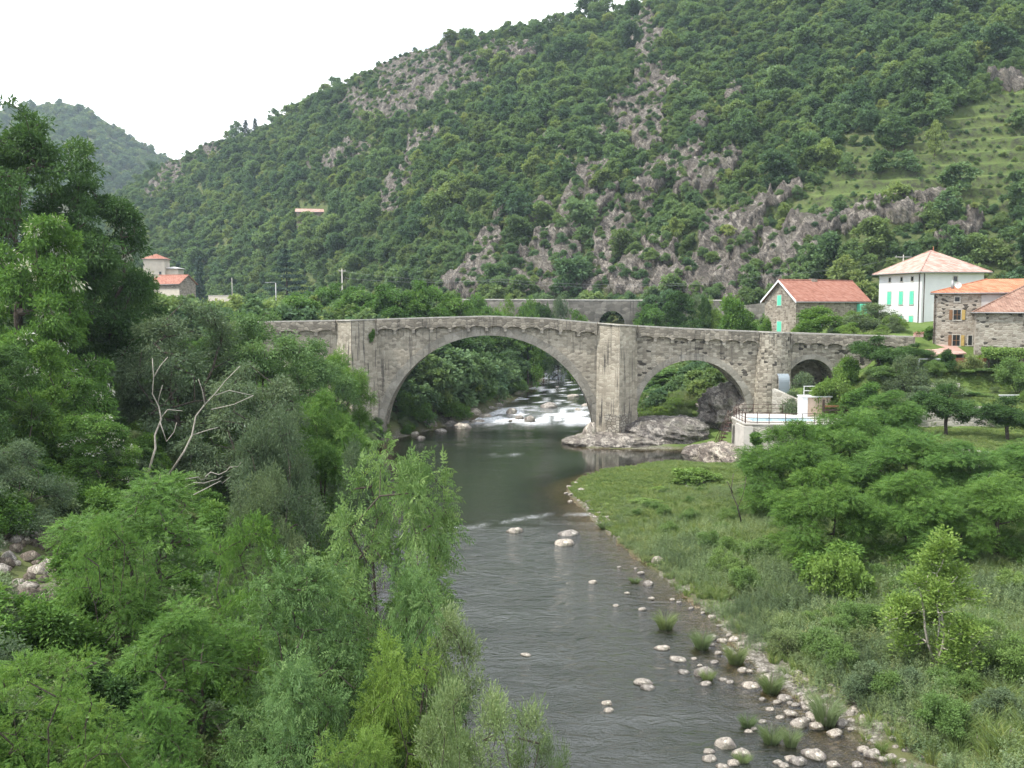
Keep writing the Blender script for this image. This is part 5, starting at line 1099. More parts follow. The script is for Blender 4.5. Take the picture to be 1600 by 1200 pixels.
ROCK_PALE = rock_mat('washed_pale_rock', 0.4, 1.0, 1.35); ROCK_TAN = rock_mat('tan_rock', 0.7, 0.8, 1.25)
rock_block('rock_ledge', 13.0, 108.6, 0.0, 6.6, 4.2, 1.05, 3, 'broad layered rock ledge in mid river under the tall pier', 0.55, 1.0, 0.05, ROCK_PALE, flat=0.5)
rock_block('rock_ledge', 17.4, 110.0, 0.7, 4.8, 4.6, 1.9, 5, 'dark layered hump of rock right of the tall pier foot', 0.6, 1.0, -0.15, None, flat=0.6)
rock_block('rock_ledge', 8.6, 108.8, 0.0, 2.6, 2.2, 0.6, 6, 'low flat rock slab left of the tall pier foot', 0.35, 0.6, 0.2, ROCK_PALE, flat=0.5)
stone('boulder', 8.9, 108.0, 1.25, 0.95, 0.8, 1.15, 'upright brown boulder leaning against the left side of the pier foot', None, 3, True)
rock_block('rock_outcrop', 26.4, 115.5, 2.0, 3.0, 5.0, 3.9, 8, 'steep grey rock face under the right side of the second arch', 1.0, 0.8, 0.35, None, tilt=-0.9)
rock_block('rock_outcrop', 20.8, 112.6, 0.4, 2.2, 2.6, 1.9, 9, 'low rounded grey rock at the back of the inlet below the second arch', 0.6, 0.8, 0.1, None, tilt=-0.6)
rock_block('rock_outcrop', 20.8, 100.8, -0.2, 2.9, 2.6, 1.15, 10, 'flat tan rock at the inlet below the terrace wall', 0.4, 0.8, 0.3, ROCK_TAN, flat=0.6)
rock_block('rock_outcrop', 21.0, 94.8, -0.1, 1.9, 4.0, 1.7, 11, 'smooth tan rock slope at the foot of the white terrace wall', 0.5, 0.7, 0.1, ROCK_TAN, tilt=0.9, flat=0.7)
rs = random.Random(9)
for i in range(30):
    u = rs.uniform(996, 1075); v = rs.uniform(618, 655) + (u-1000)*0.12; Y = 127 - (v-618)*0.2; x, _, z = at(u, v, Y); s = rs.uniform(0.35, 0.8)
    stone('boulder', x, Y, z-0.2, s, s, s*0.75, 'pale angular boulder in the rock bank behind the second arch', 'boulders behind the second arch', 500+i, True)
# rubble and dead branches on the near left bank
for i in range(90):
    u, v = rs.uniform(-20, 118), rs.uniform(820, 985); x, Y, z = ghit(u, v); s = rs.uniform(0.16, 0.48)
    stone('rubble_stone', x, Y, z+s*0.15, s, s*0.8, s*0.7, 'brown angular block in the rubble slope at the left edge', 'rubble on the left slope', 600+i, True)
for i, (u, v, Y) in enumerate([(300, 1146, 21), (332, 1134, 21.3), (346, 1150, 20.6)]):
    x, Y, z = ghit(u, v); stone('rubble_stone', x, Y, z+0.15, 0.4, 0.3, 0.22, ('flat pale slab in the gap under the lower left trees', 'pale block right of the flat slab under the lower left trees', 'small block nearest the bottom under the lower left trees')[i], None, 660+i, True)

# ------------------------------------------------------------------ swimming pool terrace
PX0, PX1, PY0, PY1, PZ = 23.1, 34.0, 94.2, 103.6, 3.9
ter = empty('pool_terrace', (PX0, PY0, 0), 'raised stone walled terrace holding the swimming pool right of the bridge', 'terrace')
M_TER = masonry('terrace_wall_stone', 1.4, 2.4, [(0.42, 0.39, 0.33), (0.56, 0.53, 0.46), (0.68, 0.65, 0.58)], (0.55, 0.52, 0.46), 0.08, 0.1, 0.2, 0.6, 0.0, yk=1.0)
CONC = simple_mat('pale_concrete', (0.50, 0.47, 0.42), 0.9, 0.14, 1.2); PINK = simple_mat('pale_pink_render', (0.72, 0.55, 0.44), 0.9, 0.06)
poly = [(0, 0.6), (2.2, -0.1), (5.5, -0.3), (11, 0.6), (11, 9.4), (1.2, 9.4), (0, 6.0)]
b = MB(); b.prism(poly, -1.2, PZ-0.12); b.build('retaining_wall', M_TER, ter)
b = MB(); b.prism([(x-0.06 if x < 1 else x+0.02, y-0.08 if y < 3 else y) for x, y in poly], PZ-0.116, PZ); b.build('paving', CONC, ter)
b = MB(); b.prism([(-0.05, 0.62), (0.7, 0.33), (0.72, -0.02), (-0.12, 0.3), (-0.3, 3.2), (0.0, 3.4)], -1.2, PZ-0.3); b.build('rendered_corner', CONC, ter)
pool = empty('swimming_pool', (PX0+1.0, PY0+1.2, PZ), 'pale blue swimming pool with pale rim on the terrace', 'pool')
b = MB(); pw, pd = 6.4, 3.2
for x0, x1, y0, y1 in ((-0.35, pw+.35, -0.35, 0), (-0.35, pw+.35, pd, pd+.35), (-0.35, 0, 0, pd), (pw, pw+.35, 0, pd)): b.box(x0, x1, y0, y1, 0.004, 0.14)
b.build('rim', CONC, pool)
m = NT('pool_water'); m.bsdf((0.36, 0.56, 0.64), 0.08, m.bump(m.noise(m.coord(), 2.0, 3), 0.15, 0.05), 0.5); b = MB(); b.box(0, pw, 0, pd, 0.006, 0.09); b.build('water', m.m, pool)
def railing(name, pts, label, h=1.05, rails=(0.5, 1.03), step=1.1, mat=None, r=0.028, grp=None, cat='railing'):
    o = Vector(pts[0]); root = empty(name, o, label, cat, grp); rb = MB(); mat = mat or IRON
    for hh in rails: rb.tube([Vector(p) - o + Vector((0, 0, hh)) for p in pts], r, 5)
    rb.build('rails', mat, root)
    for p, q in zip(pts[:-1], pts[1:]):
        p, q = Vector(p)-o, Vector(q)-o; n = max(1, round((q-p).length/step))
        for i in range(n + (1 if q == Vector(pts[-1])-o else 0)):
            c = p.lerp(q, i/n); b = MB(); b.box(c.x-0.03, c.x+0.03, c.y-0.03, c.y+0.03, c.z, c.z+h); b.build('post', mat, root)
    return root
T = lambda x, y: (PX0+x, PY0+y, PZ)
railing('pool_railing', [T(0.15, 0.75), T(2.3, 0.05), T(5.5, -0.15), T(10.6, 0.7)], 'brown iron railing along the front of the pool', rails=(0.12, 0.55, 1.03), step=1.45)
railing('pool_railing', [T(1.4, 9.0), T(6.2, 9.2)], 'brown iron railing behind the pool at the bridge foot', rails=(0.12, 0.6, 1.03), step=1.6)
railing('pool_railing', [T(0.15, 1.0), T(0.15, 5.9), T(1.2, 8.9)], 'brown iron railing along the river side of the pool', rails=(0.12, 0.55, 1.03), step=1.2)
st = empty('iron_stair', (PX0-0.4, PY0+4.5, 0), 'rusty iron stair and bars going down the rock beside the pool', 'stair')
for k in range(9): b = MB(); b.box(-1.6+k*0.16, -1.1+k*0.16, 0.0, 0.9, 0.35+k*0.38, 0.41+k*0.38); b.build('step', IRON, st)
for yy in (0.0, 0.9):
    b = MB(); b.tube([(-1.6, yy, 0.2), (-0.1, yy, 3.7)], 0.04, 5); b.tube([(-1.6, yy, 1.2), (-0.1, yy, 4.7)], 0.03, 5)
    for k in range(6): b.tube([(-1.6+k*0.3, yy, 0.2+k*0.7), (-1.6+k*0.3, yy, 1.2+k*0.7)], 0.022, 4)
    b.build('handrail', IRON, st)
# ramp wall, pink wall, steps and white rail behind the pool
wall_strip('ramp_wall', [(at(1206, 640, 105.2)[0], 105.2), (at(1254, 640, 102.5)[0], 102.5)], lambda s: 6.5 - 0.33*s, 2.0, 0.5, M_TER, 'sloping pale rubble wall between the bridge buttress and the pink wall', (), 0.0)
pk = empty('pink_wall', (at(1253, 640, 100.5)[0], 100.5, 3.9), 'pale pink rendered wall with white front at the end of the pool', 'wall')
b = MB(); b.box(0, 0.6, 0, 1.6, -0.5, 2.05); b.build('pillar', WHITE, pk)
b = MB(); b.box(0.6, 3.1, 0.35, 1.3, -0.5, 2.0); b.build('panel', PINK, pk)
b = MB(); b.box(-0.06, 3.2, -0.06, 1.66, 2.054, 2.17); b.build('cap', WHITE, pk)
railing('white_railing', [(at(1256, 620, 101.4)[0], 101.4, 6.07), (at(1300, 620, 101.4)[0], 101.4, 6.07)], 'white tubular railing above the pink wall', 1.0, (0.5, 0.98), 1.3, WHITE, 0.03)
bm_ = empty('timber_steps', (at(1285, 640, 99.6)[0], 99.6, 4.3), 'dark timber beam and step right of the pink wall', 'steps')
b = MB(); b.box(0.0, 0.22, -0.1, 0.1, -0.6, 1.5); b.build('post', DARKWOOD, bm_); b = MB(); b.box(0.23, 2.6, -0.2, 0.1, 0.72, 0.9); b.build('beam', BROWNWOOD, bm_); b = MB(); b.box(0.23, 2.6, -0.3, 0.3, 0.35, 0.5); b.build('tread', DARKWOOD, bm_)
# bent translucent sheet at the buttress
m = NT('cloudy_plastic_sheet'); d_ = m.n('ShaderNodeBsdfPrincipled', i_Base_Color=(0.36, 0.41, 0.44, 1), i_Roughness=0.25); t_ = m.n('ShaderNodeBsdfTransparent', i_Color=(0.85, 0.92, 0.94, 1)); mxs = m.n('ShaderNodeMixShader', i_0=0.45)
m.l(d_.outputs[0], mxs.inputs[1]); m.l(t_.outputs[0], mxs.inputs[2]); m.l(mxs.outputs[0], m.out.inputs['Surface'])
shx = at(1217, 600, 105.6); b = MB(); N_ = 12; ring = []
for i in range(N_+1):
    a = i/N_; xx = 0.0 if a < 0.5 else 0.85*(1-math.cos((a-0.5)*math.pi)); zz = a*2*2.1 if a < 0.5 else 2.1 + 0.85*math.sin((a-0.5)*math.pi)*1.0
    ring.append([(xx, 0, zz), (xx, 1.2, zz), (xx+0.03, 1.2, zz-0.03), (xx+0.03, 0, zz-0.03)])
for i in range(N_):
    for k in range(4): b.add([ring[i][k], ring[i][(k+1) % 4], ring[i+1][(k+1) % 4], ring[i+1][k]], [(0, 1, 2, 3)], True)
cs = empty('shower_screen', (shx[0]+1.2, 105.6, 5.1), 'pale translucent curved plastic screen at the foot of the bridge buttress', 'screen', None, R_(90)); b.build('sheet', m.m, cs)
b = MB(); b.tube([(0, 0, -1), (0, 0, 2.1), (0.25, 0, 2.7), (0.85, 0, 2.95)], 0.035, 5); b.tube([(0, 1.2, -1), (0, 1.2, 2.1), (0.25, 1.2, 2.7), (0.85, 1.2, 2.95)], 0.035, 5); b.build('frame', ZINC, cs)
# garden: dry stone walls, cold frame, white table, flower pot
def ground_wall(name, px, Y0, Y1, top, th, label, mat=None):
    a, c = (at(px[0], 600, Y0)[0], Y0), (at(px[1], 600, Y1)[0], Y1); zb = min(g1(*a), g1(*c)) - 1.0
    return wall_strip(name, [a, c], top, zb, th, mat or M_TER, label)
ground_wall('dry_stone_wall', (1440, 1545), 81.5, 76.5, 3.75, 0.6, 'low pale dry stone wall along the front of the orchard lawn')
ground_wall('dry_stone_wall', (1430, 1560), 92.0, 91.0, 5.9, 0.6, 'grey dry stone wall at the back of the orchard lawn')
ground_wall('dry_stone_wall', (1395, 1500), 99.2, 98.6, 7.6, 0.5, 'upper garden wall among the shrubs below the shed')
tb = empty('garden_table', (at(1450, 575, 104.4)[0], 104.4, g1(at(1450, 575, 104.4)[0], 104.4)), 'white garden table and rail left of the shed', 'table')
b = MB(); b.box(-1.2, 1.2, -0.4, 0.4, 1.25, 1.33); b.build('tabletop', WHITE, tb)
for xx in (-1.1, 0, 1.1): b = MB(); b.box(xx-0.04, xx+0.04, -0.3, 0.3, -0.3, 1.246); b.build('leg', WHITE, tb)
cf = empty('netted_cage', (at(1562, 620, 93.5)[0], 93.5, 5.6), 'grey netted garden frame with white top rail on the terrace', 'frame')
b = MB(); b.box(0, 1.9, 0, 0.04, 0, 1.2); b.build('netting', ZINC, cf); b = MB(); b.box(-0.1, 2.0, -0.04, 0.08, 1.204, 1.27); b.build('rail', WHITE, cf)
fp = empty('flower_planter', (at(1426, 518, 111.2)[0], 109.6, 12.1), 'planter of pink flowers at the end of the bridge parapet', 'planter')
b = MB(); b.box(-0.5, 0.5, -0.2, 0.2, -0.1, 0.22); b.build('trough', TILE_PINK, fp)
rng2 = np.random.default_rng(3); p = rng2.uniform((-.5, -.2, .22), (.5, .2, .5), (260, 3)); V, Q = leaf_quads(p, unit(rng2.normal(0, 1, (260, 3))), unit(rng2.normal(0, 1, (260, 3))), np.full(260, .12), np.full(260, .09))
addobj('flowers', npmesh('flowers', V, Q, mats=[simple_mat('pink_petal', (0.6, 0.22, 0.25)), LEAF['locust']], mat_idx=(rng2.random(260) < .5).astype(int), attrs=dict(tint=np.repeat(rng2.random(260), 4))), fp)

# ------------------------------------------------------------------ poles and wires
def pole(name, u, vb, vt, Y, label, arm=0.0, lamp=False, r=0.12, mat=None):
    x, _, zb = at(u, vb, Y); zt = at(u, vt, Y)[2]; root = empty(name, (x, Y, zb), label, 'pole' if not lamp else 'street lamp'); h = zt-zb
    b = MB(); b.tube([(0, 0, -3), (0, 0, h)], [r, r*0.6], 7); b.build('post', mat or ZINC, root)
    if arm: b = MB(); b.box(-arm, arm, -0.06, 0.06, h-0.5, h-0.36); b.build('crossarm', mat or ZINC, root); 
    if arm:
        for k in (-0.85, 0.0, 0.85): b = MB(); b.tube([(k*arm, 0, h-0.36), (k*arm, 0, h-0.1)], [0.06, 0.04], 6); b.build('insulator', PLASTER_GREY, root)
    if lamp: b = MB(); b.tube([(0, 0, h-0.05), (-0.7, 0, h+0.1), (-1.3, 0, h+0.08)], 0.05, 5); b.build('arm', ZINC, root); b = MB(); b.box(-1.9, -1.2, -0.14, 0.14, h-0.02, h+0.12); b.build('lamp_head', ZINC, root)
    return root
pole('street_lamp', 432, 500, 442, 170, 'grey street lamp rising from the trees left of the bridge', lamp=True, r=0.13)
pole('utility_pole', 535, 470, 420, 200, 'pale concrete utility pole with crossarm above the trees behind the bridge', 0.75, r=0.16, mat=CONC)
pole('utility_pole', 363, 466, 434, 240, 'thin pale pole among the village trees, right of the barn', r=0.11, mat=CONC)
pole('utility_pole', 1409, 480, 398, 185, 'pole with long crossarm behind the white house roof', 1.6, r=0.14, mat=CONC)
def wire(pts, label, r=0.016, sag=1.5):
    o = Vector(pts[0]); b = MB(); P = []
    for p, q in zip(pts[:-1], pts[1:]):
        for i in range(17): f = i/16; c = Vector(p).lerp(Vector(q), f); c.z -= sag*4*f*(1-f); P.append(c - o)
    ob = b.tube(P, r, 4).build('power_line', ZINC, None); ob.location = o; return tag(ob, label, 'cable')
w0, w1 = at(535, 424, 200), at(1409, 402, 185)
wire([w0, at(780, 440, 195), at(1000, 447, 192), at(1200, 430, 188), w1], 'upper power line crossing the rocky slope behind the bridge', 0.016, 0.6)
wire([at(535, 434, 200), at(780, 436, 196), at(1100, 441, 190)], 'lower power line running right from the concrete utility pole', 0.016, 0.8)
# small sign of a climbing plant on the bridge face
# ------------------------------------------------------------------ trees of the left bank
PP = plant_px
PP('bigdark_a', 'locust_tree', 20, 150, 150, 62, 'tallest dark green tree at the left edge, rising above the far hill', rz=0.4)
PP('bigdark_b', 'locust_tree', 130, 262, 118, 66, 'dark spreading tree whose branch tips hang before the red capped tower', rz=2.0)
PP('blossom', 'locust_tree', 62, 318, 105, 54, 'locust tree with cream blossom clusters in front of the tallest dark tree', rz=1.1)
PP('bigdark_b', 'locust_tree', 185, 390, 78, 72, 'dark tree behind the young pointed tree, right of the blossoming one', rz=4.1)
PP('young', 'locust_tree', 70, 525, 58, 47, 'light green young tree with pointed top below the blossoming locust', rz=0.7)
PP('young', 'locust_tree', 125, 585, 50, 50, 'second young tree with narrow top, between the pointed one and the white limbs', rz=2.9)
PP('bigdark_a', 'locust_tree', -40, 520, 95, 44, 'dark tree cut by the left edge below the blossoming locust', rz=3.3)
PP('greyshrub', 'bush', 20, 690, 90, 38, 'dull green bush at the left edge above the rubble slope', 'bush')
PP('blossom', 'locust_tree', 150, 640, 70, 46, 'leafy tree left of the bare white limbs', rz=5.0)
PP('whitelimb', 'ash_tree', 285, 462, 128, 62, 'broad grey green ash tree showing bare white limbs', rz=0.3)
PP('greenash', 'ash_tree', 395, 478, 105, 68, 'ash tree with light green top, right of the white limbs', rz=1.5)
PP('greenash', 'ash_tree', 470, 520, 80, 74, 'bright green ash tree just left of the bridge pier', rz=3.8)
PP('locust_a', 'locust_tree', 525, 545, 52, 86, 'tree touching the left bridge pier', rz=0.2)
PP('locust_b', 'locust_tree', 500, 610, 75, 60, 'bushy tree below the left bridge pier', rz=2.2)
PP('whitelimb', 'ash_tree', 385, 560, 110, 55, 'grey leaved ash leaning right beside the white limbs', rz=2.6)
PP('greyshrub', 'willow_bush', 430, 640, 78, 47, 'bluish dark willow bush in the middle of the left bank', 'bush', rz=0.9)
PP('greyshrub', 'willow_bush', 420, 735, 70, 38, 'lower dark willow bush behind the near locust', 'bush', rz=2.4)
PP('greyshrub', 'willow_bush', 560, 690, 60, 50, 'dark willow bush at the water behind the near ash', 'bush', rz=4.2)
PP('nearlocust_a', 'locust_tree', 230, 735, 165, 30, 'near locust with broad fresh green crown left of centre', rz=0.5)
PP('nearlocust_b', 'locust_tree', 165, 800, 78, 27, 'near locust sapling right of the rubble slope', rz=1.9)
PP('nearlocust_b', 'locust_tree', 380, 800, 95, 27, 'near locust between the broad one and the near ash', rz=3.7)
PP('ash_a', 'ash_tree', 595, 665, 125, 25, 'near ash tree with drooping feathery leaves against the river', rz=0.2)
PP('ash_b', 'ash_tree', 470, 850, 130, 22, 'near ash tree left of the feathery one, lower', rz=2.7)
PP('ash_b', 'ash_tree', 640, 860, 100, 21.5, 'low ash sapling under the feathery one at the river edge', rz=4.9)
PP('nearlocust_a', 'locust_tree', 300, 930, 150, 23, 'dense green sapling in the lower left', rz=4.4)
PP('nearlocust_b', 'locust_tree', 70, 1010, 150, 18.5, 'soft green sapling in the bottom left corner', rz=0.9)
PP('ash_b', 'ash_tree', 470, 1010, 120, 18.5, 'ash sapling at the bottom, left of the yellowish one', rz=1.2)
PP('yellow_a', 'ash_tree', 630, 965, 105, 20, 'yellowish green ash sapling at the bottom', rz=0.6)
PP('nearlocust_a', 'locust_tree', 240, 1090, 120, 17.5, 'low green sapling at the bottom edge, left of the dark gap', rz=2.1)
PP('yellow_a', 'ash_tree', 560, 1100, 100, 17, 'yellow green sapling at the bottom edge', rz=3.1)
PP('willow_a', 'willow', 700, 955, 95, 23, 'pale grey green willow at the water, upper of the bottom pair', rz=0.4)
PP('willow_b', 'willow', 790, 1055, 100, 20, 'pale grey green willow at the bottom edge over the water', rz=1.8)
PP('willow_a', 'willow', 700, 1075, 85, 18, 'pale willow shoots at the bottom between the yellow sapling and the water', rz=2.8)
PP('willow_b', 'willow', 865, 1135, 45, 20.5, 'last small willow sprig over the river at the bottom', rz=0.0)
def bare_tree(name, base, Y, limbs, mat, label, r0=0.13):
    bx, bv = base; x, _, z = at(bx, bv, Y); root = empty(name, (x, Y, z), label, 'tree'); o = Vector((x, Y, z)); tb = MB(); bb = MB()
    for i, pts in enumerate(limbs):
        P = [Vector(at(u, v, Y + dy)) - o for u, v, dy in pts]; n = len(P); (tb if i == 0 else bb).tube(P, [max(0.02, r0*(1 if i == 0 else 0.6)*(1-0.8*k/(n-1))) for k in range(n)], 6)
    tb.build('trunk', mat, root); bb.build('branches', mat, root); return root
bare_tree('bare_tree', (228, 752), 50, [[(228, 752, 0), (243, 700, 0), (242, 680, .3), (252, 655, .2), (248, 635, .2), (238, 615, 0), (240, 590, -.3), (238, 560, -.5)],
    [(250, 655, .2), (262, 640, .4), (285, 642, .6)], [(246, 632, .2), (250, 615, 0), (254, 602, -.2)], [(240, 590, -.3), (250, 572, -.2), (262, 558, -.2)], [(250, 660, .2), (260, 690, .5), (272, 675, .8), (276, 660, .9)]], BARK_PALE, 'bare white forked trunk standing in front of the grey ash', 0.062)
bare_tree('bare_tree', (262, 745), 49, [[(262, 745, 0), (288, 705, 0), (300, 680, .2), (306, 650, .3), (320, 632, .3), (336, 615, .4), (352, 595, .5), (375, 572, .6)],
    [(320, 632, .3), (316, 610, .2), (310, 592, 0)], [(336, 618, .4), (358, 610, .6), (395, 618, .8)], [(330, 640, .4), (365, 632, .5), (396, 618, .6)], [(300, 680, .2), (325, 672, .4), (340, 668, .5)]], BARK_PALE, 'bare white trunk leaning right in front of the grey ash', 0.058)
rb_ = random.Random(12)
for i, (u, v, Y, dx, dv, ln) in enumerate([(290, 760, 44, 1, -.25, 60), (305, 770, 43, 1, -.4, 55), (275, 752, 45, 1, -.1, 50), (320, 745, 45, 1, -.35, 60), (130, 1060, 22, .6, -.9, 95), (95, 1050, 22.4, .8, -.5, 80), (110, 1035, 23, -.9, .35, 70), (10, 880, 26, .4, .9, 60), (180, 985, 24, -.2, 1.0, 90), (60, 935, 25.5, .9, -.7, 50)]):
    Y = ghit(u, v)[1] - 0.5 if u < 200 else Y
    P = [Vector(at(u + dx*ln*k/6 + rb_.uniform(-4, 4), v + dv*ln*k/6 + rb_.uniform(-4, 4), Y + 0.15*k)) for k in range(7)]; o = P[0]; b = MB(); b.tube([p - o for p in P], [0.024*(1-0.12*k)*Y/35 for k in range(7)], 5)
    ob = b.build('dead_branch', BARK_PALE, None); ob.location = o
    tag(ob, 'dry fallen branch lying below the bare white trunks' if i < 4 else 'dry grey branch lying on the slope at lower left', 'branch', 'fallen branches under the white trunks' if i < 4 else 'fallen branches on the lower left slope')

# ------------------------------------------------------------------ trees behind the bridge and along the upper river
bk = random.Random(5)
for u, vt, hw, Y, lb in [(470, 452, 42, 150, 'round green tree behind the left end of the bridge'), (560, 442, 40, 152, 'light tree above the parapet, right of the left pier'), (610, 438, 44, 148, 'full green tree above the parapet over the left haunch'),
        (660, 432, 44, 150, 'tallest tree above the parapet, left of the arch crown'), (710, 452, 40, 158, 'tree above the parapet just left of the arch crown'), (765, 474, 36, 166, 'low tree above the arch crown'), (825, 478, 30, 175, 'small tree above the parapet, right of the arch crown'), (520, 438, 38, 172, 'tree behind the utility pole')]:
    PP('broad_b', 'riverside_tree', u, vt, hw, Y, lb, rz=bk.random()*6)
for u, vt, hw, Y, lb in [(615, 520, 42, 126, 'dark tree at the left inside the main arch'), (660, 522, 42, 130, 'dense dark tree under the left half of the main arch'), (705, 515, 44, 138, 'tall dark tree under the arch crown'), (745, 520, 42, 150, 'dark tree under the arch crown, right of the tall one'),
        (785, 522, 38, 164, 'dark tree right of the arch crown over the water'), (825, 535, 34, 182, 'last dark tree leaning over the upper river'), (640, 610, 34, 119, 'leafy bush at the left foot of the main arch'), (700, 620, 34, 125, 'bright low bush on the shore seen through the arch'), (755, 605, 34, 138, 'round bush over the boulders seen through the arch'), (800, 590, 28, 158, 'bush at the head of the rapids')]:
    PP('broad_a' if vt < 560 else 'bush_a', 'riverside_tree' if vt < 560 else 'riverside_bush', u, vt, hw, Y, lb, rz=bk.random()*6)
for u, vt, hw, Y, lb in [(865, 520, 30, 260, 'pale tree at the bend of the upper river'), (900, 515, 30, 250, 'tree behind the river bend, left of the pier'), (1060, 575, 46, 138, 'light green tree on the bank behind the second arch'), (1105, 570, 40, 134, 'darker tree behind the second arch, right side'), (1030, 600, 24, 130, 'broad leaved bush on the rock bank behind the second arch'), (1075, 612, 30, 126, 'bright bush low on the rock bank behind the second arch')]:
    PP('broad_b', 'riverside_tree', u, vt, hw, Y, lb, rz=bk.random()*6)
PP('cedar', 'cedar', 447, 385, 40, 240, 'blue grey cedar with flat tiers above the left end of the bridge', rz=0.5)
PP('spruce', 'spruce', 310, 398, 14, 280, 'dark narrow spruce right of the red capped tower', rz=0.5)
PP('spruce', 'spruce', 278, 408, 12, 275, 'dark spruce just behind the small grey rendered house', rz=1.5)
# behind the right part of the parapet
for key, u, vt, hw, Y, lb in [('bush_a', 1150, 468, 36, 150, 'light green tree behind the bridge, left of the stone house'), ('broad_a', 1060, 452, 32, 176, 'dark green tree beside the road wall'), ('broad_a', 1102, 462, 12, 182, 'small round dark bush on top of the grey wall'), ('bush_a', 1195, 500, 14, 130, 'small shrub at the corner of the stone house'),
        ('bush_a', 1278, 482, 40, 128, 'bushy light tree in front of the stone house'), ('bush_b', 1368, 478, 46, 126, 'grey green tree in front of the white house'), ('bush_a', 1325, 505, 22, 124, 'low shrub in front of the balcony'), ('bush_a', 1450, 512, 22, 113, 'clipped green bush between the white house and the stone house'),
        ('bush_a', 745, 466, 30, 196, 'rounded shrub hiding the left end of the road wall'), ('bush_e', 790, 470, 28, 200, 'light shrub on the road wall, above the arch crown'), ('bush_b', 875, 474, 24, 194, 'grey shrub in front of the middle of the road wall'), ('bush_e', 1110, 472, 26, 184, 'light shrub at the right end of the road wall'), ('bush_a', 825, 474, 26, 198, 'dark shrub before the road wall'), ('bush_b', 1085, 470, 26, 186, 'grey shrub right of the road wall arch'), ('broad_b', 1020, 470, 30, 190, 'pale tree growing below the road wall arch'), ('broad_b', 900, 478, 26, 192, 'ivy covered tree at the left of the road wall'), ('broad_a', 850, 470, 22, 196, 'tree at the left end of the road wall')]:
    PP(key, 'bush' if 'bush' in lb or 'shrub' in lb else 'tree', u, vt, hw, Y, lb, 'bush' if 'bush' in lb or 'shrub' in lb else 'tree', rz=bk.random()*6)
# ------------------------------------------------------------------ garden on the right
for key, nm, u, vt, hw, Y, lb in [('orchard', 'fruit_tree', 1482, 603, 50, 86, 'small fruit tree with dark trunk standing alone on the lawn'), ('orchard', 'fruit_tree', 1578, 622, 52, 82, 'fruit tree cut by the right edge beside the lawn'),
        ('orchard', 'fruit_tree', 1375, 527, 46, 104, 'glossy fruit tree in front of the bridge end'), ('bush_b', 'bush', 1258, 588, 32, 104, 'grey green oleander bush below the small arch'), ('bush_e', 'tree', 1305, 580, 36, 101, 'light leafy tree right of the small arch'),
        ('orchard', 'fruit_tree', 1432, 538, 30, 105, 'young fruit tree right of the bridge end'), ('bush_c', 'bush', 1385, 572, 34, 100, 'brownish feathery bush in the middle of the garden'), ('bush_b', 'bush', 1420, 560, 34, 98, 'bush with white flowers left of the cypress'),
        ('bush_d', 'cypress', 1480, 545, 18, 100, 'dark upright cypress in front of the shed'), ('bush_b', 'bush', 1440, 605, 36, 95, 'blue green rounded bush below the white flowered one'), ('bush_e', 'bush', 1508, 576, 22, 100, 'yellow green shrub right of the cypress'),
        ('bush_c', 'bush', 1535, 585, 26, 100, 'bronze leaved bush below the fence panels'), ('bush_b', 'bush', 1558, 560, 22, 102, 'grey shrub right of the fence panels'), ('bush_e', 'bush', 1585, 575, 26, 101, 'bright yellow green bush under the pergola'), ('bush_c', 'small_tree', 1592, 560, 36, 96, 'thin grey olive like tree at the right edge'),
        ('bush_a', 'bush', 1515, 612, 24, 95, 'dark green shrub above the back wall of the lawn'), ('bush_e', 'bush', 1540, 622, 14, 94, 'small golden shrub beside the netted frame'), ('bush_a', 'bush', 1350, 600, 34, 97, 'leafy bush below the brownish feathery one'), ('bush_b', 'bush', 1400, 625, 34, 92, 'grey bush above the locust crowns'),
        ('bush_a', 'bush', 1325, 560, 24, 106, 'shrub against the bridge wall, right of the small arch'), ('bush_a', 'bush', 1545, 540, 16, 105, 'shrub beside the pergola post')]:
    PP(key, nm, u, vt, hw, Y, lb, 'bush' if nm == 'bush' else 'tree', rz=bk.random()*6)
gk = random.Random(21)
for i in range(34):      # planted beds of the terraced garden
    u, v, Y = gk.uniform(1330, 1640), 0, gk.uniform(90, 106.5); x = at(u, 600, Y)[0]
    if (x < 39 and Y > 100) or x < 36: continue
    h = gk.uniform(0.7, 2.0); key = gk.choice(['bush_a', 'bush_b', 'bush_c', 'bush_e', 'herb', 'willowherb'])
    plant(key, 'garden_shrub', x, Y, g1(x, Y)-0.1, h, h*gk.uniform(0.6, 0.9), 'small leafy shrub in the terraced garden below the stone houses', 'bush', 'shrubs in the terraced garden', gk.random()*6)
for i in range(16):
    u, Y = gk.uniform(1210, 1400), gk.uniform(118, 134); x = at(u, 600, Y)[0]
    if x < 32: continue
    h = gk.uniform(1.2, 2.4); plant(gk.choice(['bush_a', 'bush_b', 'bush_e']), 'roadside_shrub', x, Y, g1(x, Y)-0.1, h, h*0.8, 'leafy shrub behind the right half of the bridge parapet', 'bush', 'shrubs behind the right parapet', gk.random()*6)
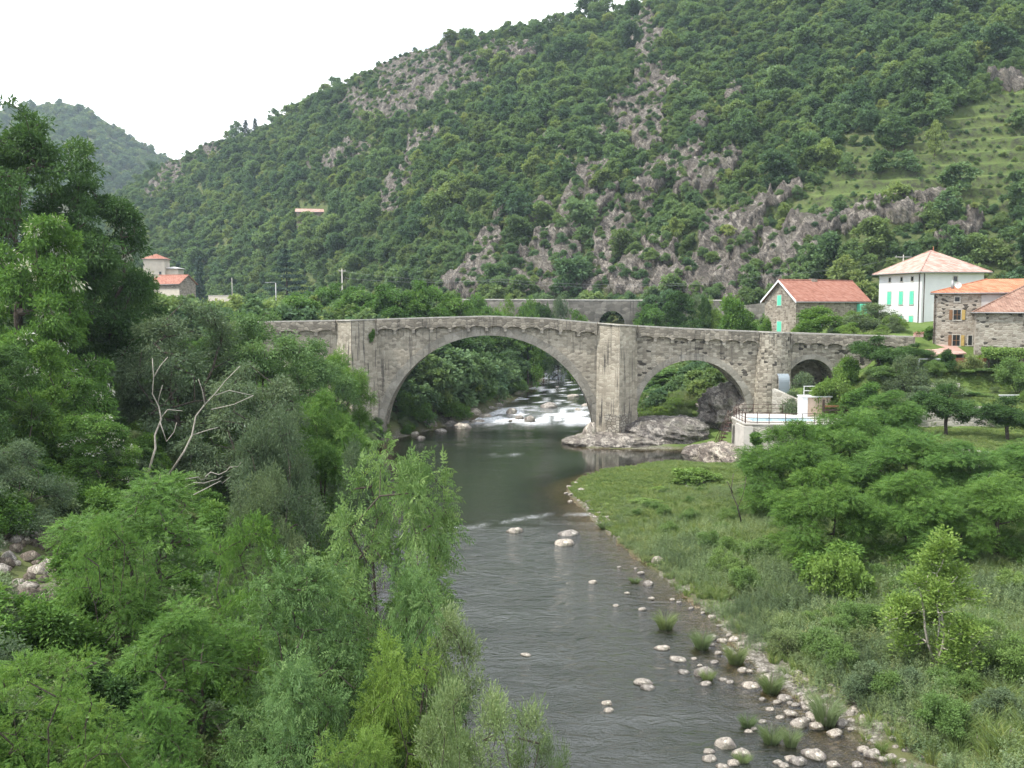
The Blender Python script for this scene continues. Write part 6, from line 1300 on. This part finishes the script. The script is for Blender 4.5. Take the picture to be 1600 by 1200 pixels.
# ------------------------------------------------------------------ locust belt on the right bank
for key, u, vt, hw, Y, lb in [('locust_b', 1240, 655, 90, 65, 'locust at the left end of the right belt, below the pool'), ('locust_a', 1330, 640, 85, 70, 'locust in the right belt, behind the leftmost one'), ('locust_a', 1420, 672, 90, 64, 'tall locust in the middle of the right belt'), ('locust_b', 1510, 690, 85, 62, 'locust in the right belt below the lawn'),
        ('locust_a', 1600, 690, 90, 63, 'locust of the right belt cut by the right edge'), ('locust_b', 1290, 720, 92, 53, 'low locust at the front of the right belt, left side'), ('locust_b', 1420, 735, 92, 52, 'low locust at the front of the right belt, middle'), ('locust_a', 1560, 740, 92, 52, 'low locust at the front of the right belt, behind the young poplar'), ('locust_b', 1390, 610, 60, 80, 'grey leaved locust at the back of the belt')]:
    PP(key, 'locust_tree', u, vt, hw, Y, lb, rz=bk.random()*6)
PP('young', 'locust_sapling', 1180, 672, 30, 74, 'thin sapling in front of the tan rock and terrace wall', rz=1.0)
bare_tree('bare_sapling', (1160, 822), 62, [[(1160, 822, 0), (1152, 790, 0), (1142, 768, .2), (1146, 740, .2)], [(1152, 795, 0), (1162, 770, .2), (1166, 745, .1)], [(1145, 770, .2), (1136, 752, 0)]], BARK, 'thin leafless sapling at the left of the right locust belt', 0.06)
PP('poplar', 'young_poplar', 1470, 832, 100, 37.5, 'young yellow green poplar with pale trunk on the right bank', rz=0.6)
bare_tree('root_tangle', (1492, 1112), 36.4, [[(1478, 1120, 0), (1488, 1100, 0), (1500, 1086, .2)], [(1470, 1112, 0), (1490, 1095, 0), (1520, 1080, .2), (1552, 1070, .3)], [(1500, 1120, 0), (1498, 1095, 0), (1515, 1100, .2), (1530, 1112, .2)], [(1462, 1118, 0), (1480, 1098, .1), (1510, 1066, .3)], [(1486, 1085, 0), (1515, 1090, .2), (1545, 1086, .4)]], BARK_PALE, 'tangle of bleached driftwood at the foot of the young poplar', 0.05)
for key, nm, u, vt, hw, Y, lb in [('knotweed', 'knotweed', 1088, 735, 44, 79, 'bright green leafy mound on the grassy spit'), ('bush_a', 'bush', 1300, 850, 70, 50, 'leafy dark shrub in front of the right locust belt'), ('knotweed', 'knotweed', 1310, 875, 60, 47, 'flat leaved bright mound in the middle of the weedy bank'), ('knotweed', 'knotweed', 1180, 893, 30, 52, 'small bright leafy mound near the water'),
        ('bush_c', 'bush', 1290, 985, 34, 40, 'olive bush at the back of the cobble patch'), ('willowherb', 'bush', 1230, 985, 34, 41, 'narrow leaved bush left of the olive bush'), ('bush_b', 'bush', 1355, 1040, 45, 36, 'dark round bush behind the cobbles'), ('bush_c', 'bush', 1580, 1000, 50, 36, 'olive bush at the right edge beside the young poplar'), ('bush_b', 'bush', 1560, 1080, 45, 34, 'dark bush right of the driftwood'),
        ('bush_b', 'bush', 1420, 1050, 40, 35.5, 'grey bush left of the young poplar trunk'), ('knotweed', 'knotweed', 1010, 800, 30, 71, 'low leafy patch in the middle of the spit'), ('knotweed', 'knotweed', 1030, 775, 18, 76, 'small leafy patch left of the bright mound'), ('bush_a', 'bush', 1140, 830, 30, 60, 'dark leafy clump by the leafless sapling')]:
    PP(key, nm, u, vt, hw, Y, lb, 'bush', rz=bk.random()*6)
# plant in a crack of the bridge
x, _, z = at(581, 528, BY0-0.9); plant('bush_a', 'wall_plant', x, BY0-0.75, z-0.6, 1.5, 0.5, 'tuft of leaves growing from the bridge beside the left pier', 'plant')

# ------------------------------------------------------------------ grass tufts in the water
def blades(rng, n, R, H, lean=0.5, w=0.02):
    a = rng.random(n)*6.283; r = R*np.sqrt(rng.random(n))*0.6; B = np.stack([r*np.cos(a), r*np.sin(a), np.zeros(n)], 1)
    d0 = unit(np.stack([np.cos(a)*lean*rng.random(n), np.sin(a)*lean*rng.random(n), np.ones(n)], 1)); h = H*rng.uniform(0.5, 1.1, n); s = unit(np.cross(d0, np.stack([np.cos(a+1.5), np.sin(a+1.5), np.zeros(n)], 1) + rng.normal(0, .3, (n, 3)))); wv = w*rng.uniform(.6, 1.3, n)
    m_ = B + d0*(h*0.6)[:, None]; t_ = m_ + unit(d0 + np.stack([np.cos(a), np.sin(a), -0.35*np.ones(n)], 1)*lean)*(h*0.45)[:, None]
    V = np.stack([B - s*wv[:, None], B + s*wv[:, None], m_ + s*wv[:, None]*.9, m_ - s*wv[:, None]*.9, t_, t_ + s*0.002], 1).reshape(-1, 3); k = np.arange(n)[:, None]*6
    Q = np.concatenate([k + np.array([[0, 1, 2, 3]]), k + np.array([[3, 2, 5, 4]])], 0); return V, Q, np.repeat(rng.beta(2, 2, n), 6)
TUFTS = []
for i in range(3):
    V, Q, t = blades(np.random.default_rng(i), 420, 0.46, 0.85, 0.72, 0.009); TUFTS.append(npmesh('sedge_tuft', V, Q, mats=[LEAF['weed']], attrs=dict(tint=t)))
for i, (u, v, w, h, lb) in enumerate([(1040, 982, 30, 36, 'upper sedge tuft standing alone in the water'), (1097, 1012, 30, 36, 'second sedge tuft in the water, by the shore cobbles'), (1168, 1135, 24, 28, 'sedge tuft near the bottom shallows, left of the cobble patch'), (1205, 1160, 34, 36, 'broad sedge tuft in the bottom shallows'), (1235, 1165, 26, 40, 'thin sedge tuft right of the broad one'), (1290, 1130, 46, 62, 'tall grass clump in the middle of the cobbles'),
        (1105, 1062, 22, 24, 'grass sprouting on the mossy boulder'), (1160, 1190, 24, 22, 'low sedge at the bottom edge of the shallows'), (945, 825, 22, 14, 'low green tuft at the water side of the spit'), (1150, 1035, 34, 40, 'grass clump at the shore behind the cobbles'), (1205, 1080, 36, 40, 'grass clump left of the cobble patch'), (992, 910, 16, 12, 'little sedge tuft by the slanting boulder')]):
    x, y, z = onz(u, v, 0.0); z = max(0.0, g1(x, y)); o = addobj('sedge_tuft', TUFTS[i % 3], None, (x, y, z-0.08)); o.scale = (w*y/FPX/0.9, w*y/FPX/0.9, h*y/FPX/0.85); o.rotation_euler = (0, 0, i*1.3); tag(o, lb, 'grass tuft')

# ------------------------------------------------------------------ ground cover and woodland: nobody could count them
LIB = bpy.data.collections.new('foliage_library')      # meshes the scatter draws from; not part of the scene
def scatter(name, meshes, P, idx, scl, rz, kind='stuff', mat=None):
    """one object that grows the given plants at the given points"""
    col = bpy.data.collections.new(name + '_kinds')
    for k, me in enumerate(meshes): col.objects.link(bpy.data.objects.new(f'{name}_{k:02d}_kind', me))
    me = bpy.data.meshes.new(name); me.vertices.add(len(P)); me.vertices.foreach_set('co', np.asarray(P, np.float32).ravel())
    for nm, typ, arr in (('kind_index', 'INT', np.asarray(idx, np.int32)), ('size', 'FLOAT', np.asarray(scl, np.float32)), ('turn', 'FLOAT', np.asarray(rz, np.float32))):
        a = me.attributes.new(nm, typ, 'POINT'); a.data.foreach_set('value', arr)
    o = addobj(name, me); tag(o, kind=kind)
    ng = bpy.data.node_groups.new(name, 'GeometryNodeTree'); ng.interface.new_socket('Geometry', in_out='INPUT', socket_type='NodeSocketGeometry'); ng.interface.new_socket('Geometry', in_out='OUTPUT', socket_type='NodeSocketGeometry')
    N = lambda t: ng.nodes.new(t); gi, go = N('NodeGroupInput'), N('NodeGroupOutput'); ci = N('GeometryNodeCollectionInfo'); ci.inputs['Collection'].default_value = col; ci.inputs['Separate Children'].default_value = True; ci.inputs['Reset Children'].default_value = True
    ip = N('GeometryNodeInstanceOnPoints'); ip.inputs['Pick Instance'].default_value = True
    def A(nm, dt): n = N('GeometryNodeInputNamedAttribute'); n.data_type = dt; n.inputs['Name'].default_value = nm; return n.outputs['Attribute']
    cx = N('ShaderNodeCombineXYZ'); ng.links.new(A('turn', 'FLOAT'), cx.inputs[2]); ng.links.new(gi.outputs[0], ip.inputs['Points']); ng.links.new(ci.outputs[0], ip.inputs['Instance'])
    ng.links.new(A('kind_index', 'INT'), ip.inputs['Instance Index']); ng.links.new(cx.outputs[0], ip.inputs['Rotation']); ng.links.new(A('size', 'FLOAT'), ip.inputs['Scale']); ng.links.new(ip.outputs[0], go.inputs[0])
    md = o.modifiers.new('scatter', 'NODES'); md.node_group = ng; return o
rg = np.random.default_rng(77)
def tuft_mesh(seed, n, R, H, lean, w, mat):
    V, Q, t = blades(np.random.default_rng(seed), n, R, H, lean, w); return npmesh('tuft', V, Q, mats=[LEAF[mat]], attrs=dict(tint=t))
# short grass of the spit and the lawn
short = [tuft_mesh(i+30, 60, 0.35, 0.22, 0.8, 0.012, 'grass') for i in range(3)]; tall = [tuft_mesh(i+40, 90, 0.40, 0.75, 0.6, 0.013, 'grass') for i in range(3)]
n = 30000; gx, gy = rg.uniform(2, 66, n), rg.uniform(62, 106, n); d = river_sdf(gx, gy); ok = (d > 0.4) & (gx > mid_x(gy)) & ((gy < 97) | (gx > 36)) & ~((gx > PX0-0.5) & (gx < PX1+1) & (gy > PY0-1.0) & (gy < PY1+1))
ok &= ~((fbm(gx*0.16, gy*0.16, 0, 31, 3) > 0.56) & (gx > 14.5) & (gy > 73) & (gy < 85) & (gx < 26) & (rg.random(n) < 0.75)) & (rg.random(n) < np.clip(0.4 + 1.0*fbm(gx*0.3, gy*0.3, 0, 33, 3), 0, 1))
gx, gy = gx[ok], gy[ok]; scatter('grass', short, np.stack([gx, gy, ground(gx, gy)-0.02], 1), rg.integers(0, 3, len(gx)), rg.uniform(0.7, 1.5, len(gx)), rg.random(len(gx))*6.28)
# weeds of the right bank
weeds = [tall[0], tall[1], tall[2], weed_patch('nettle_patch', 5, 0.75, 0.85, 34, 26, 0.12, 0.40, 'weed'), weed_patch('willowherb_patch', 6, 0.7, 1.15, 30, 40, 0.12, 0.20, 'willow', -0.1), template('bush_c')['crown'], weed_patch('mixed_patch', 7, 0.9, 0.6, 40, 24, 0.11, 0.5, 'weed', 0.3, 0.2), weed_patch('grey_patch', 8, 0.8, 0.9, 34, 30, 0.10, 0.3, 'grey', 0.0)]
n = 19000; gy = 20 + 56*rg.random(n)**0.85; gx = rg.uniform(5, 48, n); d = river_sdf(gx, gy); uu = 800 + FPX*gx/gy
ok = (d > 0.15) & (gx > mid_x(gy)) & (uu < 1750) & (uu > 880); cob = (d < 1.5) & (gy < 41); ok &= ~(cob & (rg.random(n) < 0.62)); ok &= rg.random(n) < np.clip(0.25 + 1.3*fbm(gx*0.35, gy*0.35, 0, 36, 3) - 0.35*sstep(60, 70, gy), 0.05, 1)
gx, gy, d = gx[ok], gy[ok], d[ok]; pn = fbm(gx*0.28, gy*0.28, 0, 38, 3); k = np.where(pn < 0.46, rg.integers(0, 3, len(gx)), np.where(pn < 0.53, 3, np.where(pn < 0.58, 6, np.where(pn < .63, 4, 7)))); k = np.where(rg.random(len(gx)) < 0.4, rg.choice([0, 1, 2, 3, 4, 6, 7], len(gx)), k); k = np.where((rg.random(len(gx)) < 0.03) & (d > 2), 5, k)
s = rg.uniform(0.55, 1.4, len(gx))*np.clip(0.35 + d*0.22, 0.35, 1.0)*(1-0.45*sstep(58, 70, gy)); s = np.where(k == 5, s*0.38, s)
scatter('weeds', weeds, np.stack([gx, gy, ground(gx, gy)-0.04], 1), k, s, rg.random(len(gx))*6.28)
n = 4200; gy = rg.uniform(117, 165, n); gx = rg.uniform(14, 46, n); d = river_sdf(gx, gy); ok = (d > 1.2) & (gx > mid_x(gy)) & ~((gx > 38) & (gy > 120)); gx, gy = gx[ok], gy[ok]; k = rg.choice([0, 3, 6, 5, 3], len(gx)); s = np.where(k == 5, rg.uniform(0.3, 0.6, len(gx)), rg.uniform(0.8, 1.5, len(gx)))
scatter('bank_weeds', weeds[:5] + [template('knotweed')['crown']] + weeds[6:], np.stack([gx, gy, ground(gx, gy)-0.04], 1), k, s, rg.random(len(gx))*6.28)
# undergrowth of the left bank and of the banks beyond the bridge
ug = [template('herb')['crown'], template('bush_a')['crown'], template('bush_b')['crown'], tall[0], template('bush_d')['crown']]
n = 5200; gy = 16 + 104*rg.random(n)**0.8; gx = mid_x(gy) - rg.random(n)*(22 + gy*0.42); d = river_sdf(gx, gy); uu, vv = proj(gx, gy, ground(gx, gy)); ok = (d > 0.6) & (uu > -200); ok &= ~((uu < 125) & (vv > 815) & (vv < 1000) & (rg.random(n) < 0.93)); gx, gy, d = gx[ok], gy[ok], d[ok]
k = rg.choice(5, len(gx), p=[.40, .2, .15, .2, .05]); s = rg.uniform(0.5, 1.0, len(gx)); s = np.where(np.isin(k, (1, 2, 4)), s*0.75, s*1.1)
scatter('undergrowth', ug, np.stack([gx, gy, ground(gx, gy)-0.05], 1), k, s, rg.random(len(gx))*6.28)
n = 5200; gy = rg.uniform(118, 380, n); gx = rg.uniform(-0.75, 0.62, n)*gy; d = river_sdf(gx, gy); ok = (d > 1.2); yb_ = np.interp(800+FPX*gx/gy, HILL.us, HILL.yb); ok &= gy < yb_ + 6
px_, py_ = proj(gx, gy, ground(gx, gy)); ok &= ~((px_ > 1180) & (gy < 160)) & ~((px_ > 715) & (gy > 186) & (gy < 218)); ok &= ~((np.abs(px_-275) < 60) & (gy > 225) & (gy < 285)) & ~((np.abs(px_-345) < 30) & (gy > 170) & (gy < 240))
gx, gy, d = gx[ok], gy[ok], d[ok]; lib2 = [template(q)['crown'] for q in ('hill_a', 'hill_b', 'hill_c', 'hill_d', 'hill_e')]
k = rg.integers(0, 5, len(gx)); k = np.where((gx > mid_x(gy)) & (gy < 200), 4, k); s = rg.uniform(0.55, 1.0, len(gx)); s = np.where(k == 4, s*1.0, s)
scatter('valley_woodland', lib2, np.stack([gx, gy, ground(gx, gy)-0.2], 1), k, s, rg.random(len(gx))*6.28)

# woodland of the hills: the largest trees are objects of their own, the rest is one mass
def hill_points(H_, n, dens, rmin):
    j = rg.integers(0, len(H_.us)-1, n); w = H_.Y[:H_.nr-1]; i = (rg.random(n)*(H_.nr-2)).astype(int); f, g_ = rg.random(n), rg.random(n)
    def I(A): return (A[i, j]*(1-f)+A[i+1, j]*f)*(1-g_) + (A[i, j+1]*(1-f)+A[i+1, j+1]*f)*g_
    return I(H_.X), I(H_.Y), I(H_.Z), I(H_.rock), I(H_.terr), I(H_.U), I(H_.T), I(H_.PU), I(H_.PV), I(H_.wall)
X, Y, Z, RK, TR, U, TT, PU, PV, WL = hill_points(HILL, 80000, 1, 1)
base_r = 1.35 + 1.55*fbm(X/40, Y/40, Z/40, 55, 3) + rg.uniform(-0.5, 0.9, len(X)); shrub = (RK > 0.25) | (TR > 0.4) | (rg.random(len(X)) < 0.25)
low = (PU > 1080) & (PV > 270 + (1500-PU)*0.10) & (rg.random(len(X)) < 0.65); shrub |= low
keep = np.where(RK > 0.3, rg.random(len(X)) < 0.24, True) & np.where(TR > 0.4, rg.random(len(X)) < 0.08 + 0.75*WL, True) & (PU > -350) & (PU < 1950) & (rg.random(len(X)) < np.where(low, 0.55, 1))
keep &= ~((np.abs(PU-492) < 27) & (PV > 322) & (PV < 362)); rad = np.where(TR > 0.4, base_r*0.22, np.where(shrub, base_r*0.42, base_r))*rg.choice([0.7, 1.0, 1.0, 1.35], len(X))
area_ok = rg.random(len(X)) < np.clip((Y*1.0)/500, 0.3, 1); keep &= area_ok
X, Y, Z, RK, TR, PU, PV, rad, shrub = [a[keep] for a in (X, Y, Z, RK, TR, PU, PV, rad, shrub)]
cell = {}; sel = []
for q in range(len(X)):          # keep crowns a little apart
    r = rad[q]*0.92; cx, cy = int(X[q]//5), int(Y[q]//5); good = True
    for a in (-1, 0, 1):
        for b_ in (-1, 0, 1):
            for p in cell.get((cx+a, cy+b_), ()):
                if (X[p]-X[q])**2 + (Y[p]-Y[q])**2 < (0.55*(r+rad[p]))**2: good = False; break
            if not good: break
        if not good: break
    if good: cell.setdefault((cx, cy), []).append(q); sel.append(q)
    if len(sel) >= 13000: break
sel = np.array(sel); X, Y, Z, PU, PV, rad, shrub = [a[sel] for a in (X, Y, Z, PU, PV, rad, shrub)]
HK = ['hill_a', 'hill_b', 'hill_c', 'hill_d', 'hill_e']; kk = np.where(shrub, np.where(rg.random(len(X)) < 0.7, 4, 2), rg.integers(0, 4, len(X))); Rk = np.array([template(q)['R'] for q in HK]); sc = rad/Rk[kk]; tz = rg.random(len(X))*6.28
inview = (PU > 5) & (PU < 1595) & (PV > 10) & (PV < 520); app = np.where(inview & (kk < 4), rad/Y, 0); big = np.argsort(-app)[:190]; bigset = np.zeros(len(X), bool); bigset[big] = True
groups = [('bushy round tree in the wood on the lower hillside', 'woodland trees on the lower hillside')]
for q in big:
    t = template(HK[kk[q]]); o = addobj('woodland_tree', t['crown'], None, (X[q], Y[q], Z[q]-0.5)); o.scale = (sc[q]*1.12,)*3; o.rotation_euler = (0, 0, tz[q])
    side = 'above the village on the left' if PU[q] < 620 else 'behind the bridge' if PU[q] < 1120 else 'on the slope above the houses'
    tag(o, f'round green tree in the hillside wood {side}', 'tree', f'hillside trees {side}')
r_ = ~bigset; scatter('woodland', [template(q)['crown'] for q in HK], np.stack([X, Y, Z-0.4], 1)[r_], kk[r_], sc[r_], tz[r_])
X, Y, Z, RK, TR, U, TT, PU, PV, WL = hill_points(FARHILL, 9000, 1, 1); s = rg.uniform(0.8, 1.5, len(X)); scatter('far_woodland', [template(q)['crown'] for q in HK[:4]], np.stack([X, Y, Z-1], 1), rg.integers(0, 4, len(X)), s, rg.random(len(X))*6.28)
# trees one can pick out on the hill
for key, nm, u, vb, H_, R2, lb in [('hill_b', 'oak', 1385, 240, 8.5, 4.0, 'single round dark oak at the top corner of the terraces'), ('hill_b', 'pine', 1447, 250, 8.0, 2.0, 'narrow dark pine on the terraces right of the round oak'), ('hill_c', 'bush', 1368, 278, 5, 3, 'dark bush on the terraces below the round oak'), ('hill_c', 'bush', 1403, 275, 4.5, 3, 'bush on the terraces below the pine'),
        ('hill_c', 'bush', 1312, 275, 4.5, 2.2, 'bush at the left edge of the terraces'), ('hill_a', 'oak', 1448, 200, 7, 4, 'oak at the upper edge of the terraces'), ('hill_a', 'bush', 1573, 205, 5, 2.6, 'rounded bush on the upper terraces near the right edge'), ('hill_d', 'tree', 1576, 308, 5.5, 2.4, 'small tree with visible trunk on the lowest terrace'), ('hill_a', 'tree', 1487, 300, 6, 4, 'bright spreading tree on the lower terraces'),
        ('hill_a', 'oak', 925, 28, 13, 7.5, 'big oak standing out on the skyline'), ('hill_b', 'oak', 705, 72, 7, 3.6, 'round tree breaking the skyline above the upper crags'), ('spruce', 'fir', 391, 213, 9, 2.4, 'dark pointed fir on the skyline left of the main slope'), ('spruce', 'fir', 407, 209, 8.5, 2.2, 'second pointed fir on the skyline, right of the dark one')]:
    x, y, z = HILL.hit(u, vb); plant(key, nm, x, y, z-0.3, H_, R2, lb, 'bush' if nm == 'bush' else 'tree', rz=u*0.1)
